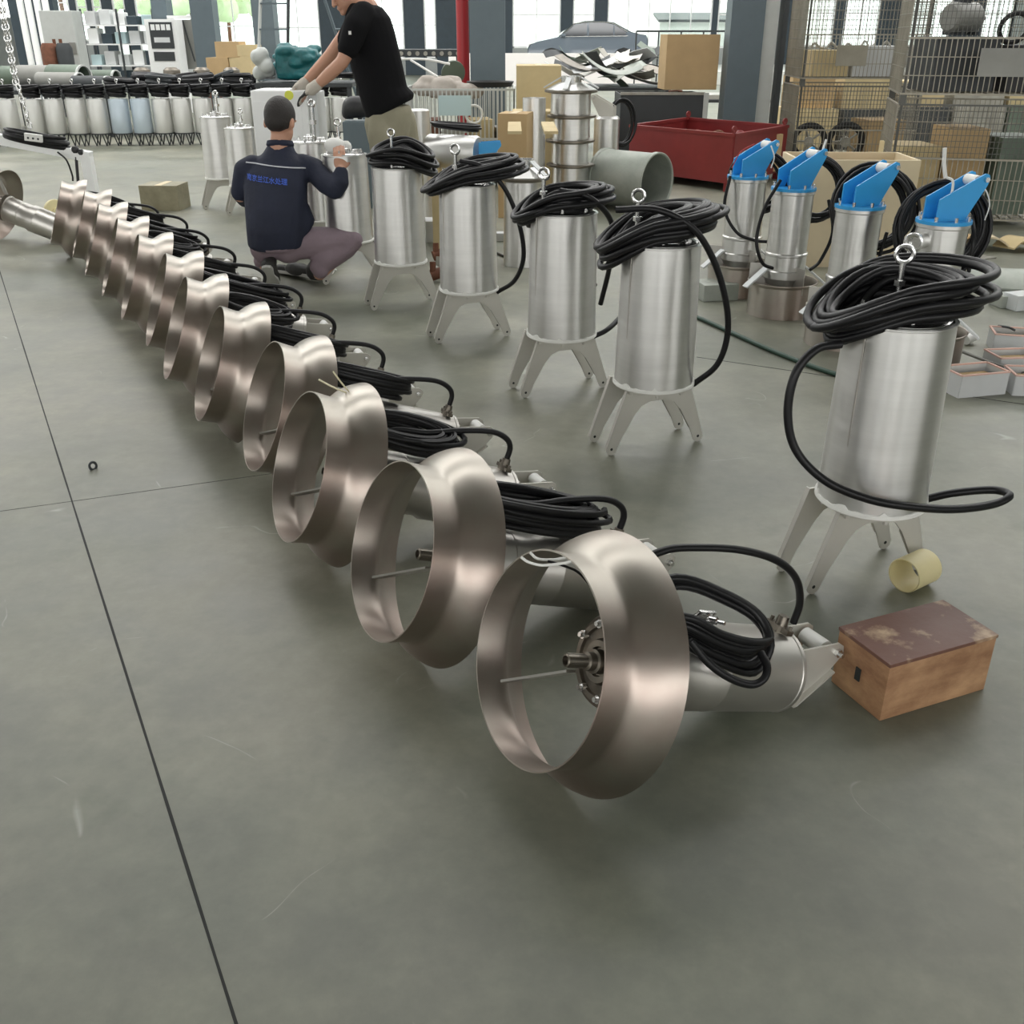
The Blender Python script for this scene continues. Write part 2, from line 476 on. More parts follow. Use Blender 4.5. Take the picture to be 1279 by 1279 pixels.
def make_mixer(variant, rng):
    root = empty('submersible_mixer')
    m = MB().lathe([(r, s) for s, r in ring_profile()], (0, 0, 0), (0, 0, 1), 96, closed=True)
    rg = m.build('guide_ring', M['ring_steel'], root, angle=50, loc=MC)
    rg.rotation_euler = MN.to_track_quat('Z', 'Y').to_euler()
    # hub flange, bolts and shaft
    m = MB()
    m.lathe([(.0, .012), (.03, .012), (.032, .02), (.045, .02), (.05, .008), (.072, .005), (.074, .012), (.086, .012), (.088, .004), (.098, .002), (.1015, -.004), (.1015, -.03), (.085, -.04), (0, -.04)][::-1],
            mp_(.024, 0, 0), -MN, 56, cap=False)
    fl = m.build('mounting_flange', M['cast'], root)
    for k in range(8):
        m = MB()
        a = 2 * pi * k / 8 + .3
        p = mp_(.017, .079 * cos(a), .079 * sin(a))
        m.cyl(p, p - MN * .012, .0095, seg=12).cyl(p - MN * .008, p - MN * .02, .006, seg=6)
        m.build('flange_bolt', M['steel_bright'], fl)
    m = MB()
    m.lathe([(.0, 0), (.026, 0), (.026, .022), (.02, .024), (.02, .04), (.0135, .043), (.0135, .092), (.010, .094), (.010, .082), (.0, .082)], mp_(.014, 0, 0), -MN, 28, cap=False)
    for k in range(6):
        a = 2 * pi * k / 6
        p = mp_(-.031, .0135 * cos(a), .0135 * sin(a))
        m.box(p - MN * .022, (.045, .003, .003), MX.to_3x3() if False else MX)
    m.build('shaft', M['cast'], root)
    m = MB()
    for a in (radians(198), radians(78), radians(318)):
        p0 = mp_(.01, .10 * cos(a), .10 * sin(a)); p1 = mp_(-.09, .218 * cos(a), .218 * sin(a))
        d = (p1 - p0).normalized()
        w = d.cross(MN).normalized(); F = Matrix((MN, d, w)).transposed()
        F = Matrix(((MN.x, d.x, w.x, p0.x), (MN.y, d.y, w.y, p0.y), (MN.z, d.z, w.z, p0.z), (0, 0, 0, 1)))
        L_ = (p1 - p0).length
        q = MB(); q.prism([(-.018, -.004), (.018, -.004), (.012, L_ + .0), (-.012, L_ + .0)], -.003, .003, F)
        q.build('strut', M['motor_steel'], root)
    # motor housing
    m = MB()
    m.lathe([(0, .034), (.100, .034), (.101, .056), (.0935, .062), (.0935, .155), (.0955, .157), (.0955, .166), (.0935, .168), (.0935, .232), (.1018, .25), (.1018, .30), (.1024, .302), (.1018, .304),
             (.1018, ML - .012), (.1035, ML - .010), (.1035, ML), (.098, ML + .004), (.02, ML + .006), (0, ML + .006)], MC, MN, 56, cap=False)
    m.build('motor_housing', M['motor_steel'], root)
    # tail bracket: two plates, cross web, bolts, roller
    F = Matrix(((MX[0][0], MX[0][2], 0, 0), (MX[1][0], MX[1][2], 1, 0), (MX[2][0], MX[2][2], 0, 0), (0, 0, 0, 1)))
    base = mp_(ML + .004, 0, 0)
    for i in range(3): F[i][3] = base[i]
    for y in (-.052, .052):
        q = MB(); q.prism(bracket_poly(), y - .003, y + .003, F)
        # folded lip along the lower edge
        lip = [(.012, -.095), (.128, .035), (.132, .031), (.018, -.097)]
        s = -1 if y < 0 else 1
        q.prism(lip, y, y + s * .016, F)
        pl = q.build('bracket_plate', M['plate_steel'], root, smooth=False)
        c = F @ V((.125, .08, y + s * .003)); q = MB()
        q.cyl(c, c + V((0, s * .009, 0)), .011, seg=6).cyl(c, c + V((0, s * .02, 0)), .006, seg=10)
        q.build('bolt', M['steel_bright'], pl)
    q = MB(); q.prism([(-.002, -.09), (.004, -.09), (.004, .085), (-.002, .085)], -.055, .055, F)
    q.build('bracket_base', M['plate_steel'], root, smooth=False)
    q = MB(); c = F @ V((.105, .078, 0)); q.cyl(c - V((0, .035, 0)), c + V((0, .035, 0)), .021, seg=24)
    q.build('roller', M['white_plastic'], root)
    # cable gland on top of the tail
    g0 = mp_(ML - .035, 0, .098); up = MX @ V((0, 0, 1))
    q = MB(); q.cyl(g0, g0 + up * .02, .02, seg=6).cyl(g0 + up * .02, g0 + up * .042, .016, .013, seg=16)
    q.box(g0 + up * .012 + MN * .0, (.02, .07, .012), MX).cyl(g0 + up * .012 + V((0, -.03, 0)), g0 + up * .028 + V((0, -.03, 0)), .005, seg=6).cyl(g0 + up * .012 + V((0, .03, 0)), g0 + up * .028 + V((0, .03, 0)), .005, seg=6)
    q.build('cable_gland', M['cast'], root)
    # supply cable: lead out of the gland and bundled coil on the housing
    r = .0095
    q = MB()
    if variant == 0:
        lead = None
    else:
        tw = {1: 8, 2: 18, 3: -6}[variant]
        R3 = MX @ Matrix.Rotation(radians(tw), 3, 'X')
        cpath = coil_path(rng, mp_({1: .19, 2: .145, 3: .16}[variant], .0 + .008 * variant, .118), {1: .215, 2: .15, 3: .165}[variant], {1: .055, 2: .062, 3: .055}[variant], R3, 18, .18, .075, jit=1, seg=26)
        q.tube(cpath, r * .95, 6)
        lead = [g0 + up * .03, g0 + up * .08 - MN * .002, g0 + up * .108 - MN * .03, g0 + up * .118 - MN * .09, g0 + up * .10 - MN * .2, g0 + up * .075 - MN * .3, mp_(.12, .02, .16), mp_(.07, .02, .13)]
    if lead:
        q.tube(smooth_path(lead, 6), r, 8)
        q.build('power_cable', M['black_rubber'], root, angle=60)
    if variant == 0:
        q = MB(); c = V((.235, -.045, .325))
        q.box(c, (.05, .006, .05), MX @ Matrix.Rotation(.5, 3, 'X'), .002).box(c + V((.012, -.02, -.02)), (.045, .04, .006), MX, .001)
        for dx, dz in ((-.01, .01), (.014, -.006), (0, -.03)):
            p = c + V((dx, -.002, dz)); q.cyl(p, p + V((.01, -.022, .004)), .009, seg=6).cyl(p, p + V((.016, -.04, .006)), .0045, seg=8)
        q.build('cable_clamp', M['steel_bright'], root)
    return root

rng = random.Random(5)
RINGS = [(.176, 1.742, 28.3), (-.168, 2.205, 27.6), (-.490, 2.722, 25.6), (-.708, 3.240, 24.6), (-1.021, 3.717, 21.9), (-1.303, 4.218, 21.3),
         (-1.548, 4.723, 21.2), (-1.840, 5.209, 21.5), (-2.131, 5.720, 21.5), (-2.435, 6.252, 21.3), (-2.734, 6.808, 21.4), (-3.079, 7.276, 21.5)]
GRP_MIX = 'ring mixers lying in a diagonal row on the floor'
ORD = ['nearest', 'second', 'third', 'fourth', 'fifth', 'sixth', 'seventh', 'eighth', 'ninth', 'tenth', 'eleventh', 'twelfth']
protos = [make_mixer(v, rng) for v in range(4)]
for i, (x, y, a) in enumerate(RINGS):
    if i == 0: lab = 'nearest steel ring mixer in the row, its tail beside the brown wooden box'
    elif i == 11: lab = 'farthest steel ring mixer in the row, under the white lifting frame post'
    else: lab = f'{ORD[i]} steel ring mixer lying in the diagonal row, counted from the camera'
    if i < 4:
        o = protos[i]; o.location = (x, y, 0); o.rotation_euler = (0, 0, radians(a))
    else:
        o = dup(protos[1 + (i * 2) % 3], (x, y, 0), radians(a))
    tag(o, lab, 'mixer', GRP_MIX)

# ------------------------------------------------------------------ upright pumps standing on their bracket legs
RT, RB, ZB, ZT = .1387, .1480, .269, .782
def arch_poly():
    foot = [(.19 + .021 * cos(a), .021 + .021 * sin(a)) for a in (radians(20), radians(-20), radians(-60), radians(-90), radians(-130), radians(-165))]
    right = [(.128, .262)] + foot + [(.150, .062), (.098, .150), (.070, .182), (.035, .196)]
    left = [(-u, z) for u, z in reversed(right)]
    return right + left

def make_pump(parent_name='standing_mixer_pump'):
    root = empty(parent_name)
    m = MB()
    m.lathe([(0, ZB - .004), (.140, ZB - .004), (RB, ZB), (RB, ZB + .006), (RT, ZT - .006), (RT + .003, ZT - .004), (RT + .003, ZT), (RT - .008, ZT), (RT - .008, ZT - .006), (0, ZT - .006)], seg=64, cap=False)
    body = m.build('motor_housing', M['steel'], root)
    m = MB()  # welded seam strip up the side
    a = radians(215)
    m.box((cos(a) * (RT + RB) / 2, sin(a) * (RT + RB) / 2, (ZT + ZB) / 2), (.0025, .004, ZT - ZB - .01), Matrix.Rotation(a, 3, 'Z'))
    m.build('weld_seam', M['motor_steel'], body)
    m = MB().lathe([(0, ZT - .012), (.124, ZT - .012), (.126, ZT + .004), (.115, ZT + .010), (.06, ZT + .012), (0, ZT + .012)], seg=48, cap=False)
    lid = m.build('end_cover', M['steel_bright'], root)
    for k in range(6):
        m = MB()
        b = 2 * pi * k / 6 + .4
        m.cyl((.106 * cos(b), .106 * sin(b), ZT + .006), (.106 * cos(b), .106 * sin(b), ZT + .02), .009, seg=6)
        m.cyl((.106 * cos(b), .106 * sin(b), ZT + .02), (.106 * cos(b), .106 * sin(b), ZT + .03), .005, seg=8)
        m.build('cover_bolt', M['steel_bright'], lid)
    m = MB().lathe([(0, ZT), (.040, ZT), (.042, ZT + .004), (.042, ZT + .034), (.038, ZT + .038), (.018, ZT + .038), (.016, ZT + .05), (0, ZT + .05)], seg=32, cap=False)
    m.box((.075, .02, ZT + .02), (.05, .02, .016), .3, .002)
    m.build('cable_gland', M['steel_bright'], root)
    # sealant ring at the foot of the housing
    m = MB(); rr = random.Random(3)
    n = 90; rows = []
    for i in range(n):
        t = 2 * pi * i / n
        h = .004 + .004 * rr.random() + (.016 * rr.random() if rr.random() < .10 else 0)
        rows.append([V((r * cos(t), r * sin(t), z)) for r, z in ((RB - .001, ZB - .006), (RB + .006, ZB - .006), (RB + .006, ZB + .002), (RB + .003, ZB + h), (RB - .001, ZB + h))])
    rows.append(rows[0])
    m.quadmesh(rows)
    m.build('sealant_ring', M['residue'], root)
    m = MB().lathe([(0, .254), (.142, .254), (.142, ZB - .004), (0, ZB - .004)], seg=48, cap=False)
    for k in range(8):
        b = 2 * pi * k / 8
        m.cyl((.132 * cos(b), .132 * sin(b), .243), (.132 * cos(b), .132 * sin(b), .256), .008, seg=6)
    m.build('base_disc', M['plate_steel'], root)
    U = Matrix.Rotation(radians(22), 4, 'Z')
    for w in (-.072, .072):
        F = Matrix.Translation((-.008, .045, 0)) @ U @ Matrix(((1, 0, 0, 0), (0, 0, 1, w), (0, 1, 0, 0), (0, 0, 0, 1)))
        m = MB(); m.prism(arch_poly(), -.003, .003, F)
        for s in (-1, 1):
            m.prism([(s * .128, .262), (s * .131, .262), (s * .212, .026), (s * .209, .024)], -.003, .014, F)
            m.prism([(s * .150, .062), (s * .152, .060), (s * .101, .149), (s * .098, .150)], -.003, .010, F)
        pl = m.build('bracket_legs', M['plate_steel'], root, smooth=False)
        for s in (-1, 1):
            m = MB()
            c = F @ V((s * .19, .024, -.0035)); d = F @ V((s * .19, .024, .0035))
            m.cyl(c, d, .0055, seg=12)
            m.build('bolt_hole', M['joint'], pl)
    return root

def eyebolt(parent, x, y, z0, h, r=.017, w=.006, rz=.3):
    m = MB(); m.cyl((x, y, z0), (x, y, z0 + h), w * 1.1, seg=10)
    m.cyl((x, y, z0 + h * .5), (x, y, z0 + h * .62), w * 2, seg=6)
    m.ring((x, y, z0 + h + r), (sin(rz), cos(rz), 0), r, w * .8, 20, 8)
    return m.build('lifting_eye', M['steel_bright'], parent)

def local(root, p):
    p = V(p); q = p - V(root.location)
    a = -root.rotation_euler.z
    return V((q.x * cos(a) - q.y * sin(a), q.x * sin(a) + q.y * cos(a), q.z))

proto_pump = make_pump()
PUMPS = [(1.019, 2.561), (.535, 3.603), (.217, 4.266), (-.222, 5.115), (-.643, 5.803)]
PLAB = ['largest steel pump standing nearest the camera on bracket legs, cable coil on top',
        'second upright steel pump from the camera, cable arcing down its right side',
        'third upright steel pump from the camera, middle of the five, before the grey drum',
        'fourth upright steel pump from the camera, left of the middle one',
        'fifth and farthest upright steel pump of the front row, beside the crouching worker']
GRP_P = 'upright steel pumps with cable coils in the front row'
pumps = []
for i, (x, y) in enumerate(PUMPS):
    if i == 0: o = proto_pump; o.location = (x, y, 0)
    else: o = dup(proto_pump, (x, y, 0))
    tag(o, PLAB[i], 'pump', GRP_P)
    pumps.append(o)

def coil_on(root, rng, pxc, pyc, y, rx, ry, wraps, tiltx, tilty, dz, droop, r=.011, dr=.08, rz=0.0, extra=None, start=0.0):
    c = local(root, at(pxc, pyc, y))
    R3 = Matrix.Rotation(rz, 3, 'Z') @ Matrix.Rotation(radians(tilty), 3, 'Y') @ Matrix.Rotation(radians(tiltx), 3, 'X')
    q = MB()
    q.tube(coil_path(rng, c, rx, ry, R3, wraps, dr, dz, droop, seg=34, start=start), r, 8)
    if extra:
        for e in extra:
            q.tube(smooth_path([local(root, p) for p in e], 8), r, 8)
    return q.build('power_cable', M['black_rubber'], root, angle=60)

rng = random.Random(11)
A = at
coil_on(pumps[0], rng, 1117, 386, 2.60, .172, .135, 19, 1, -9, .10, (-.07, -.03), r=.0115, dr=.34, extra=[
    [A(1050, 430, 2.46), A(1020, 436, 2.44), A(994, 466, 2.42), A(984, 515, 2.41), A(994, 562, 2.40), A(1030, 600, 2.38), A(1080, 622, 2.375), A(1130, 632, 2.38), A(1190, 636, 2.42), A(1240, 630, 2.47), A(1261, 619, 2.50), A(1240, 612, 2.55), A(1190, 616, 2.56), A(1150, 625, 2.58)]])
eyebolt(pumps[0], .02, .10, ZT, .12, .022, .008)
coil_on(pumps[1], rng, 824, 294, 3.64, .175, .14, 18, 0, -8, .09, (-.09, -.0), r=.0115, dr=.32, extra=[
    [A(770, 262, 3.55), A(820, 262, 3.48), A(862, 282, 3.46), A(888, 318, 3.48), A(905, 368, 3.50), A(909, 415, 3.52), A(896, 455, 3.54), A(866, 480, 3.58)]])
eyebolt(pumps[1], -.085, .06, ZT, .125, .022, .008)
coil_on(pumps[2], rng, 700, 260, 4.30, .175, .15, 18, 0, -4, .085, (-.07, 0), r=.0115, dr=.32, extra=[
    [A(700, 238, 4.2), A(735, 246, 4.14), A(760, 270, 4.2), A(767, 300, 4.3), A(760, 340, 4.45), A(750, 380, 4.5)],
    [A(742, 420, 4.27), A(758, 412, 4.3), A(775, 396, 4.4), A(790, 376, 4.5)]])
eyebolt(pumps[2], -.085, .06, ZT, .12, .022, .008)
coil_on(pumps[3], rng, 588, 223, 5.15, .20, .15, 18, 2, -8, .085, (-.07, -.0), r=.0115, dr=.32, extra=[
    [A(575, 201, 5.05), A(602, 208, 5.0), A(630, 235, 5.0), A(648, 278, 5.02), A(654, 320, 5.05), A(643, 350, 5.08), A(621, 365, 5.12)]])
eyebolt(pumps[3], -.06, .08, ZT, .13, .022, .008)
coil_on(pumps[4], rng, 501, 200, 5.85, .16, .14, 17, 4, 3, .11, (-.04, -.07), r=.0115, dr=.20)
eyebolt(pumps[4], -.03, .08, ZT, .15, .02, .007)

# upright pumps round the crouching worker, without coils
GRP_W = 'upright steel pumps without cable coils behind the workers'
def bare_pump(px, py, y, lab, s=1.0, rz=0.0):
    c = at(px, py, y)
    o = dup(proto_pump, (c.x, y, 0), rz, lab, GRP_W)
    o.scale = (s, s, s)
    for ch in kids(o):
        if ch.name.startswith(('power_cable', 'lifting_eye')): bpy.data.objects.remove(ch)
    return o
b1 = bare_pump(433, 240, 6.46, 'upright steel pump the crouching worker touches with his right hand')
b2 = bare_pump(392, 240, 7.25, 'upright steel pump partly hidden behind the crouching worker\'s head')
b3 = bare_pump(274, 190, 9.5, 'slim upright steel pump standing alone left of the white cabinet', s=1.0)
b4 = bare_pump(302, 190, 9.15, 'upright steel pump squeezed between the slim pump and the white cabinet', s=.92)
eyebolt(b1, -.03, .02, ZT, .16, .02, .008)
eyebolt(b2, .03, .02, ZT, .22, .02, .012)
eyebolt(b3, .02, .02, ZT, .17, .02, .012)
eyebolt(b4, .02, .02, ZT, .12, .02, .010)
q = MB(); c = V((-.05, -.02, ZT + .05)); q.sphere(c, .055, 14, (1.2, 1, .9)).sphere(c + V((.06, .03, -.01)), .04, 12)
tag(q.build('cotton_rag', M['cloth_blue'] if False else M['white_plastic'], None, loc=V(b1.location)), 'white rag bunched on top of the pump by the worker\'s hand', 'rag')

# ------------------------------------------------------------------ blue-topped mixers standing on their guide rings
def head_poly():
    return [(-.075, 0), (.065, 0), (.150, .150), (.158, .175), (.150, .195), (.132, .200), (-.075, .095)]

def make_blue():
    root = empty('blue_topped_mixer')
    m = MB().lathe([(.185, 0), (.185, .17), (.196, .185), (.196, .190), (.190, .190), (.181, .175), (.181, 0)], seg=56, closed=True)
    m.build('guide_ring', M['ring_steel'], root)
    m = MB().lathe([(0, .17), (.095, .17), (.105, .195), (.118, .21), (.120, .25), (.114, .255), (.114, .33), (.118, .335), (.118, .345), (.110, .35), (.112, .66), (.118, .665), (.118, .68), (0, .68)], seg=48, cap=False)
    m.build('motor_housing', M['steel'], root)
    for k in range(3):
        a = radians(-75 + 120 * k)
        m = MB(); m.box((.145 * cos(a), .145 * sin(a), .21), (.09, .005, .14), Matrix.Rotation(a, 3, 'Z'))
        m.build('strut', M['motor_steel'], root, smooth=False)
    for s in (-1, 1):
        a = radians(-10 + 90 * s + 80)
        d = V((cos(a), sin(a), 0)) if s > 0 else V((-1, -.15, 0))
        d = V((s * .97, -.22, 0))
        p0 = V((0, 0, .265)) + d * .118; p1 = V((0, 0, .165)) + d * .245
        ax = (p1 - p0).normalized(); w = V((0, 0, 1)).cross(ax).normalized(); n_ = ax.cross(w)
        R3 = Matrix((ax, w, n_)).transposed()
        m = MB(); m.box((p0 + p1) / 2, ((p1 - p0).length, .05, .01), R3, .002)
        m.build('side_fin', M['white_paint'], root, smooth=False)
    m = MB().lathe([(0, .68), (.121, .68), (.121, .695), (0, .695)], seg=40, cap=False)
    hd = m.build('head_flange', M['blue'], root)
    for k in range(8):
        m = MB()
        a = 2 * pi * k / 8 + .2
        m.cyl((.108 * cos(a), .108 * sin(a), .69), (.108 * cos(a), .108 * sin(a), .716), .008, seg=8)
        m.build('flange_bolt', M['steel_bright'], hd)
    for w in (-.05, .05):
        F = Matrix.Rotation(radians(18), 4, 'Z') @ Matrix(((1, 0, 0, 0), (0, 0, 1, w), (0, 1, 0, .693), (0, 0, 0, 1)))
        m = MB(); m.prism(head_poly(), -.004, .004, F)
        pl = m.build('head_plate', M['blue'], root, smooth=False)
        m = MB(); c = F @ V((.135, .175, 0)); d = F @ V((.135, .175, -.02 if w < 0 else .02)); m.cyl(c, d, .012, seg=6)
        m.build('bolt', M['steel_bright'], pl)
    F = Matrix.Rotation(radians(18), 4, 'Z')
    m = MB(); m.box(F @ V((-.01, 0, .72)), (.012, .10, .06), F.to_3x3())
    m.build('head_web', M['blue'], root, smooth=False)
    m = MB(); m.cyl(F @ V((.11, -.04, .86)), F @ V((.11, .04, .86)), .024, seg=20)
    m.build('roller', M['white_plastic'], root)
    return root

blue0 = make_blue()
BL = [(932, 243, 6.16, 'far left blue-topped mixer standing by the red bin, thin red wire on its coil', 0),
      (989, 256, 5.66, 'second blue-topped mixer from the left, on its own steel guide ring', .1),
      (1072, 273, 5.05, 'third blue-topped mixer from the left, in front of the cream boards', .0),
      (1175, 296, 4.62, 'nearest blue-topped mixer, behind the largest pump, with a round side outlet', -.1)]
blues = []
for i, (px, py, y, lab, rz) in enumerate(BL):
    c = at(px, py, y)
    s = {0: 1, 1: 1, 2: 1, 3: 1}[i]
    o = blue0 if i == 0 else dup(blue0)
    o.location = (c.x, y, 0); o.rotation_euler = (0, 0, rz)
    tag(o, lab, 'mixer', 'blue-topped mixers standing on guide rings')
    blues.append(o)
    print('blue', i, c)
def hang_coil(root, rng, px, py, y, rx, rz_, wraps, tz, lean, extra=None, r=.0095, dr=.08):
    c = local(root, at(px, py, y))
    R3 = Matrix.Rotation(radians(tz), 3, 'Z') @ Matrix.Rotation(radians(90 - lean), 3, 'X')
    q = MB(); q.tube(coil_path(rng, c, rx, rz_, R3, wraps, dr * 1.6, .08, seg=30), r, 7)
    for e in extra or []:
        q.tube(smooth_path([local(root, p) for p in e], 8), r, 7)
    return q.build('power_cable', M['black_rubber'], root, angle=60)
hang_coil(blues[0], rng, 945, 227, 6.28, .165, .165, 12, 5, 15, [[A(912, 220, 6.1), A(905, 260, 6.05), A(920, 290, 6.0), A(942, 300, 5.98), A(958, 302, 5.95)]])
hang_coil(blues[1], rng, 1010, 237, 5.80, .185, .165, 12, 12, 20, [[A(975, 225, 5.6), A(955, 260, 5.55), A(945, 300, 5.5), A(952, 328, 5.5), A(965, 335, 5.55)], [A(1035, 250, 5.7), A(1040, 290, 5.6), A(1025, 325, 5.55), A(1012, 337, 5.5)]])
hang_coil(blues[2], rng, 1086, 262, 5.20, .215, .19, 15, 15, 15, [[A(1117, 280, 5.1), A(1122, 305, 5.1), A(1112, 335, 5.1)], [A(1108, 290, 5.1), A(1100, 315, 5.1), A(1096, 338, 5.1)]])
hang_coil(blues[3], rng, 1172, 285, 4.80, .185, .195, 14, -10, 12, [[A(1215, 270, 4.7), A(1216, 300, 4.6), A(1210, 340, 4.6)]])
q = MB(); c = local(blues[3], at(1141, 303, 4.52)); q.ring(c, (-.4, -1, 0), .034, .010, 28, 8).cyl(c, c + V((.09, .08, 0)), .034, seg=24).ring(c + V((0, 0, -.05)), (0, 0, 1), .02, .006, 20, 6)
q.build('side_outlet', M['steel_bright'], blues[3])
for i, pts in ((1, [(1016, 206, 5.7), (1027, 190, 5.72), (1032, 174, 5.72)]), (3, [(1181, 222, 4.6), (1179, 205, 4.6), (1180, 185, 4.6)])):
    q = MB(); q.tube([local(blues[i], A(*p)) for p in pts], .009 if i == 3 else .006, 8)
    q.build('lifting_strap', M['white_plastic'], blues[i])
q = MB(); q.tube(smooth_path([local(blues[3], A(*p)) for p in ((1183, 222, 4.6), (1190, 226, 4.58), (1189, 240, 4.58), (1184, 255, 4.58))], 6), .006, 8)
q.build('tie_wire', M['white_plastic'], blues[3])
q = MB(); q.tube(smooth_path([local(blues[3], A(*p)) for p in ((1215, 228, 4.6), (1230, 236, 4.6), (1236, 255, 4.6), (1230, 275, 4.6))], 6), .003, 6)
q.build('tie_wire', M['white_plastic'], blues[3])
q = MB(); q.tube(smooth_path([local(blues[0], A(*p)) for p in ((914, 210, 6.05), (925, 190, 6.05), (942, 180, 6.05))], 6), .003, 6)
q.build('tie_wire', M['red_bright'], blues[0])
q = MB(); q.tube(smooth_path([local(blues[0], A(*p)) for p in ((963, 182, 6.05), (967, 196, 6.05), (963, 210, 6.05))], 6), .004, 6)
q.build('tie_wire', M['white_plastic'], blues[0])

for px, py, ex, ey in ((398, 474, 434, 491), (416, 464, 436, 489)):
    q = MB()
    q.tube(smooth_path([local(protos[2], p) for p in (at(px, py, 2.70), at((px + ex) / 2, (py + ey) / 2 + 1, 2.72), at(ex, ey, 2.76), at(ex + 8, ey + 4, 2.80))], 5), .0026, 6)
    q.build('stripped_wire', M['yellow_wire'], protos[2])

# cable of the nearest mixer
rng = random.Random(19)
base = [(790, 748, 1.80), (845, 724, 1.84), (902, 742, 1.87), (945, 768, 1.88), (961, 798, 1.85), (940, 816, 1.80), (900, 806, 1.765), (862, 786, 1.745), (815, 768, 1.75)]
pts = []
for w in range(9):
    j = [rng.uniform(-1, 1) for _ in range(4)]
    for k, (px, py, y) in enumerate(base):
        low = 1 if k in (5, 6, 7) else .25
        pts.append(local(protos[0], at(px + 3.5 * j[0], py + (w - 3.4) * 4.6 * low + 3 * j[1], y + .012 * j[2] + (.008 * (w % 3) if low == 1 else 0))))
q = MB(); q.tube(smooth_path(pts, 5), .0088, 8)
q.tube(smooth_path([local(protos[0], at(*p)) for p in ((862, 800, 1.73), (885, 828, 1.72), (912, 847, 1.72), (938, 855, 1.73), (954, 848, 1.74), (958, 832, 1.76), (950, 815, 1.79))], 6), .0088, 8)
q.tube(smooth_path([local(protos[0], at(*p)) for p in ((991, 778, 1.975), (999, 752, 1.975), (994, 722, 1.96), (970, 700, 1.93), (925, 687, 1.89), (872, 684, 1.86), (832, 687, 1.83), (800, 705, 1.80), (790, 745, 1.79))], 7), .0088, 8)
q.build('power_cable', M['black_rubber'], protos[0], angle=60)

for w_pts in (((651, 696, 1.70), (660, 702, 1.69), (677, 706, 1.68), (700, 704, 1.69), (722, 702, 1.72), (745, 715, 1.78)), ((662, 690, 1.72), (672, 698, 1.71), (692, 699, 1.71), (712, 698, 1.73), (740, 712, 1.80)),
              ((684, 701, 1.70), (705, 707, 1.70), (726, 718, 1.72), (748, 748, 1.76), (760, 775, 1.80))):
    q = MB(); q.tube(smooth_path([local(protos[0], at(*p)) for p in w_pts], 5), .0028, 6)
    q.build('bare_lead', M['white_plastic'] if w_pts[0][0] != 684 else M['black_rubber'], protos[0])

# ------------------------------------------------------------------ near floor things: wooden box, cream tube, nut
def T(o, label, cat, group=None):
    return tag(o, label, cat, group)
c0, cr, cl = gr(1098.5, 901), gr(1229, 861), gr(1031, 853)
h = at(1112.5, 831, c0.y + .01).z
ex, ey = (cr - c0), (cl - c0)
n = ex.cross(ey).normalized()
root = empty('wooden_box', c0, atan2(ex.y, ex.x)); T(root, 'worn brown wooden box on the floor behind the nearest mixer\'s tail', 'box')
lx, ly = ex.length, ey.length
q = MB(); q.box((lx / 2, ly / 2, h / 2), (lx, ly, h), None, .004); q.build('box_body', M['wood_side'], root)
q = MB(); q.box((lx / 2, ly / 2, h + .004), (lx + .004, ly + .004, .010), None, .003); q.build('lid', M['wood_top'], root)
q = MB(); q.box((-.001, ly * .52, h * .5), (.004, .016, .034)); q.build('keyhole_slot', M['joint'], root)

a, b = gr(1129, 719, .051), gr(1164, 703, .051); d = (b - a).normalized()
q = MB(); q.lathe([(.051, 0), (.051, .105), (.0475, .105), (.0475, 0)], a, d, 40, closed=True)
T(q.build('plastic_tube', M['cream'], None), 'short cream plastic tube lying by the largest pump\'s legs', 'tube')
q = MB(); c = gr(116, 582, .012); q.ring(c, (.8, -.5, .2), .014, .005, 16, 6)
T(q.build('steel_washer', M['dark_grey'], None), 'small dark ring lying alone on the floor left of the mixer row', 'washer')
q = MB(); a = gr(1040, 466, .012); pts = [gr(x, y, .012) for x, y in ((868, 395), (885, 402), (920, 418), (960, 436), (1000, 452), (1040, 466), (1085, 478))]
q.tube(smooth_path(pts, 6), .012, 8); T(q.build('garden_hose', M['green_hose'], None, angle=60), 'dark green hose running along the floor between the pumps', 'hose')
q = MB(); pts = [gr(x, y, .010) for x, y in ((620, 316), (640, 324), (662, 331), (690, 344), (720, 352), (745, 356))]
q.tube(smooth_path(pts, 6), .009, 8); T(q.build('loose_cable', M['black_rubber'], None, angle=60), 'thin black cable on the floor behind the middle pump', 'cable')

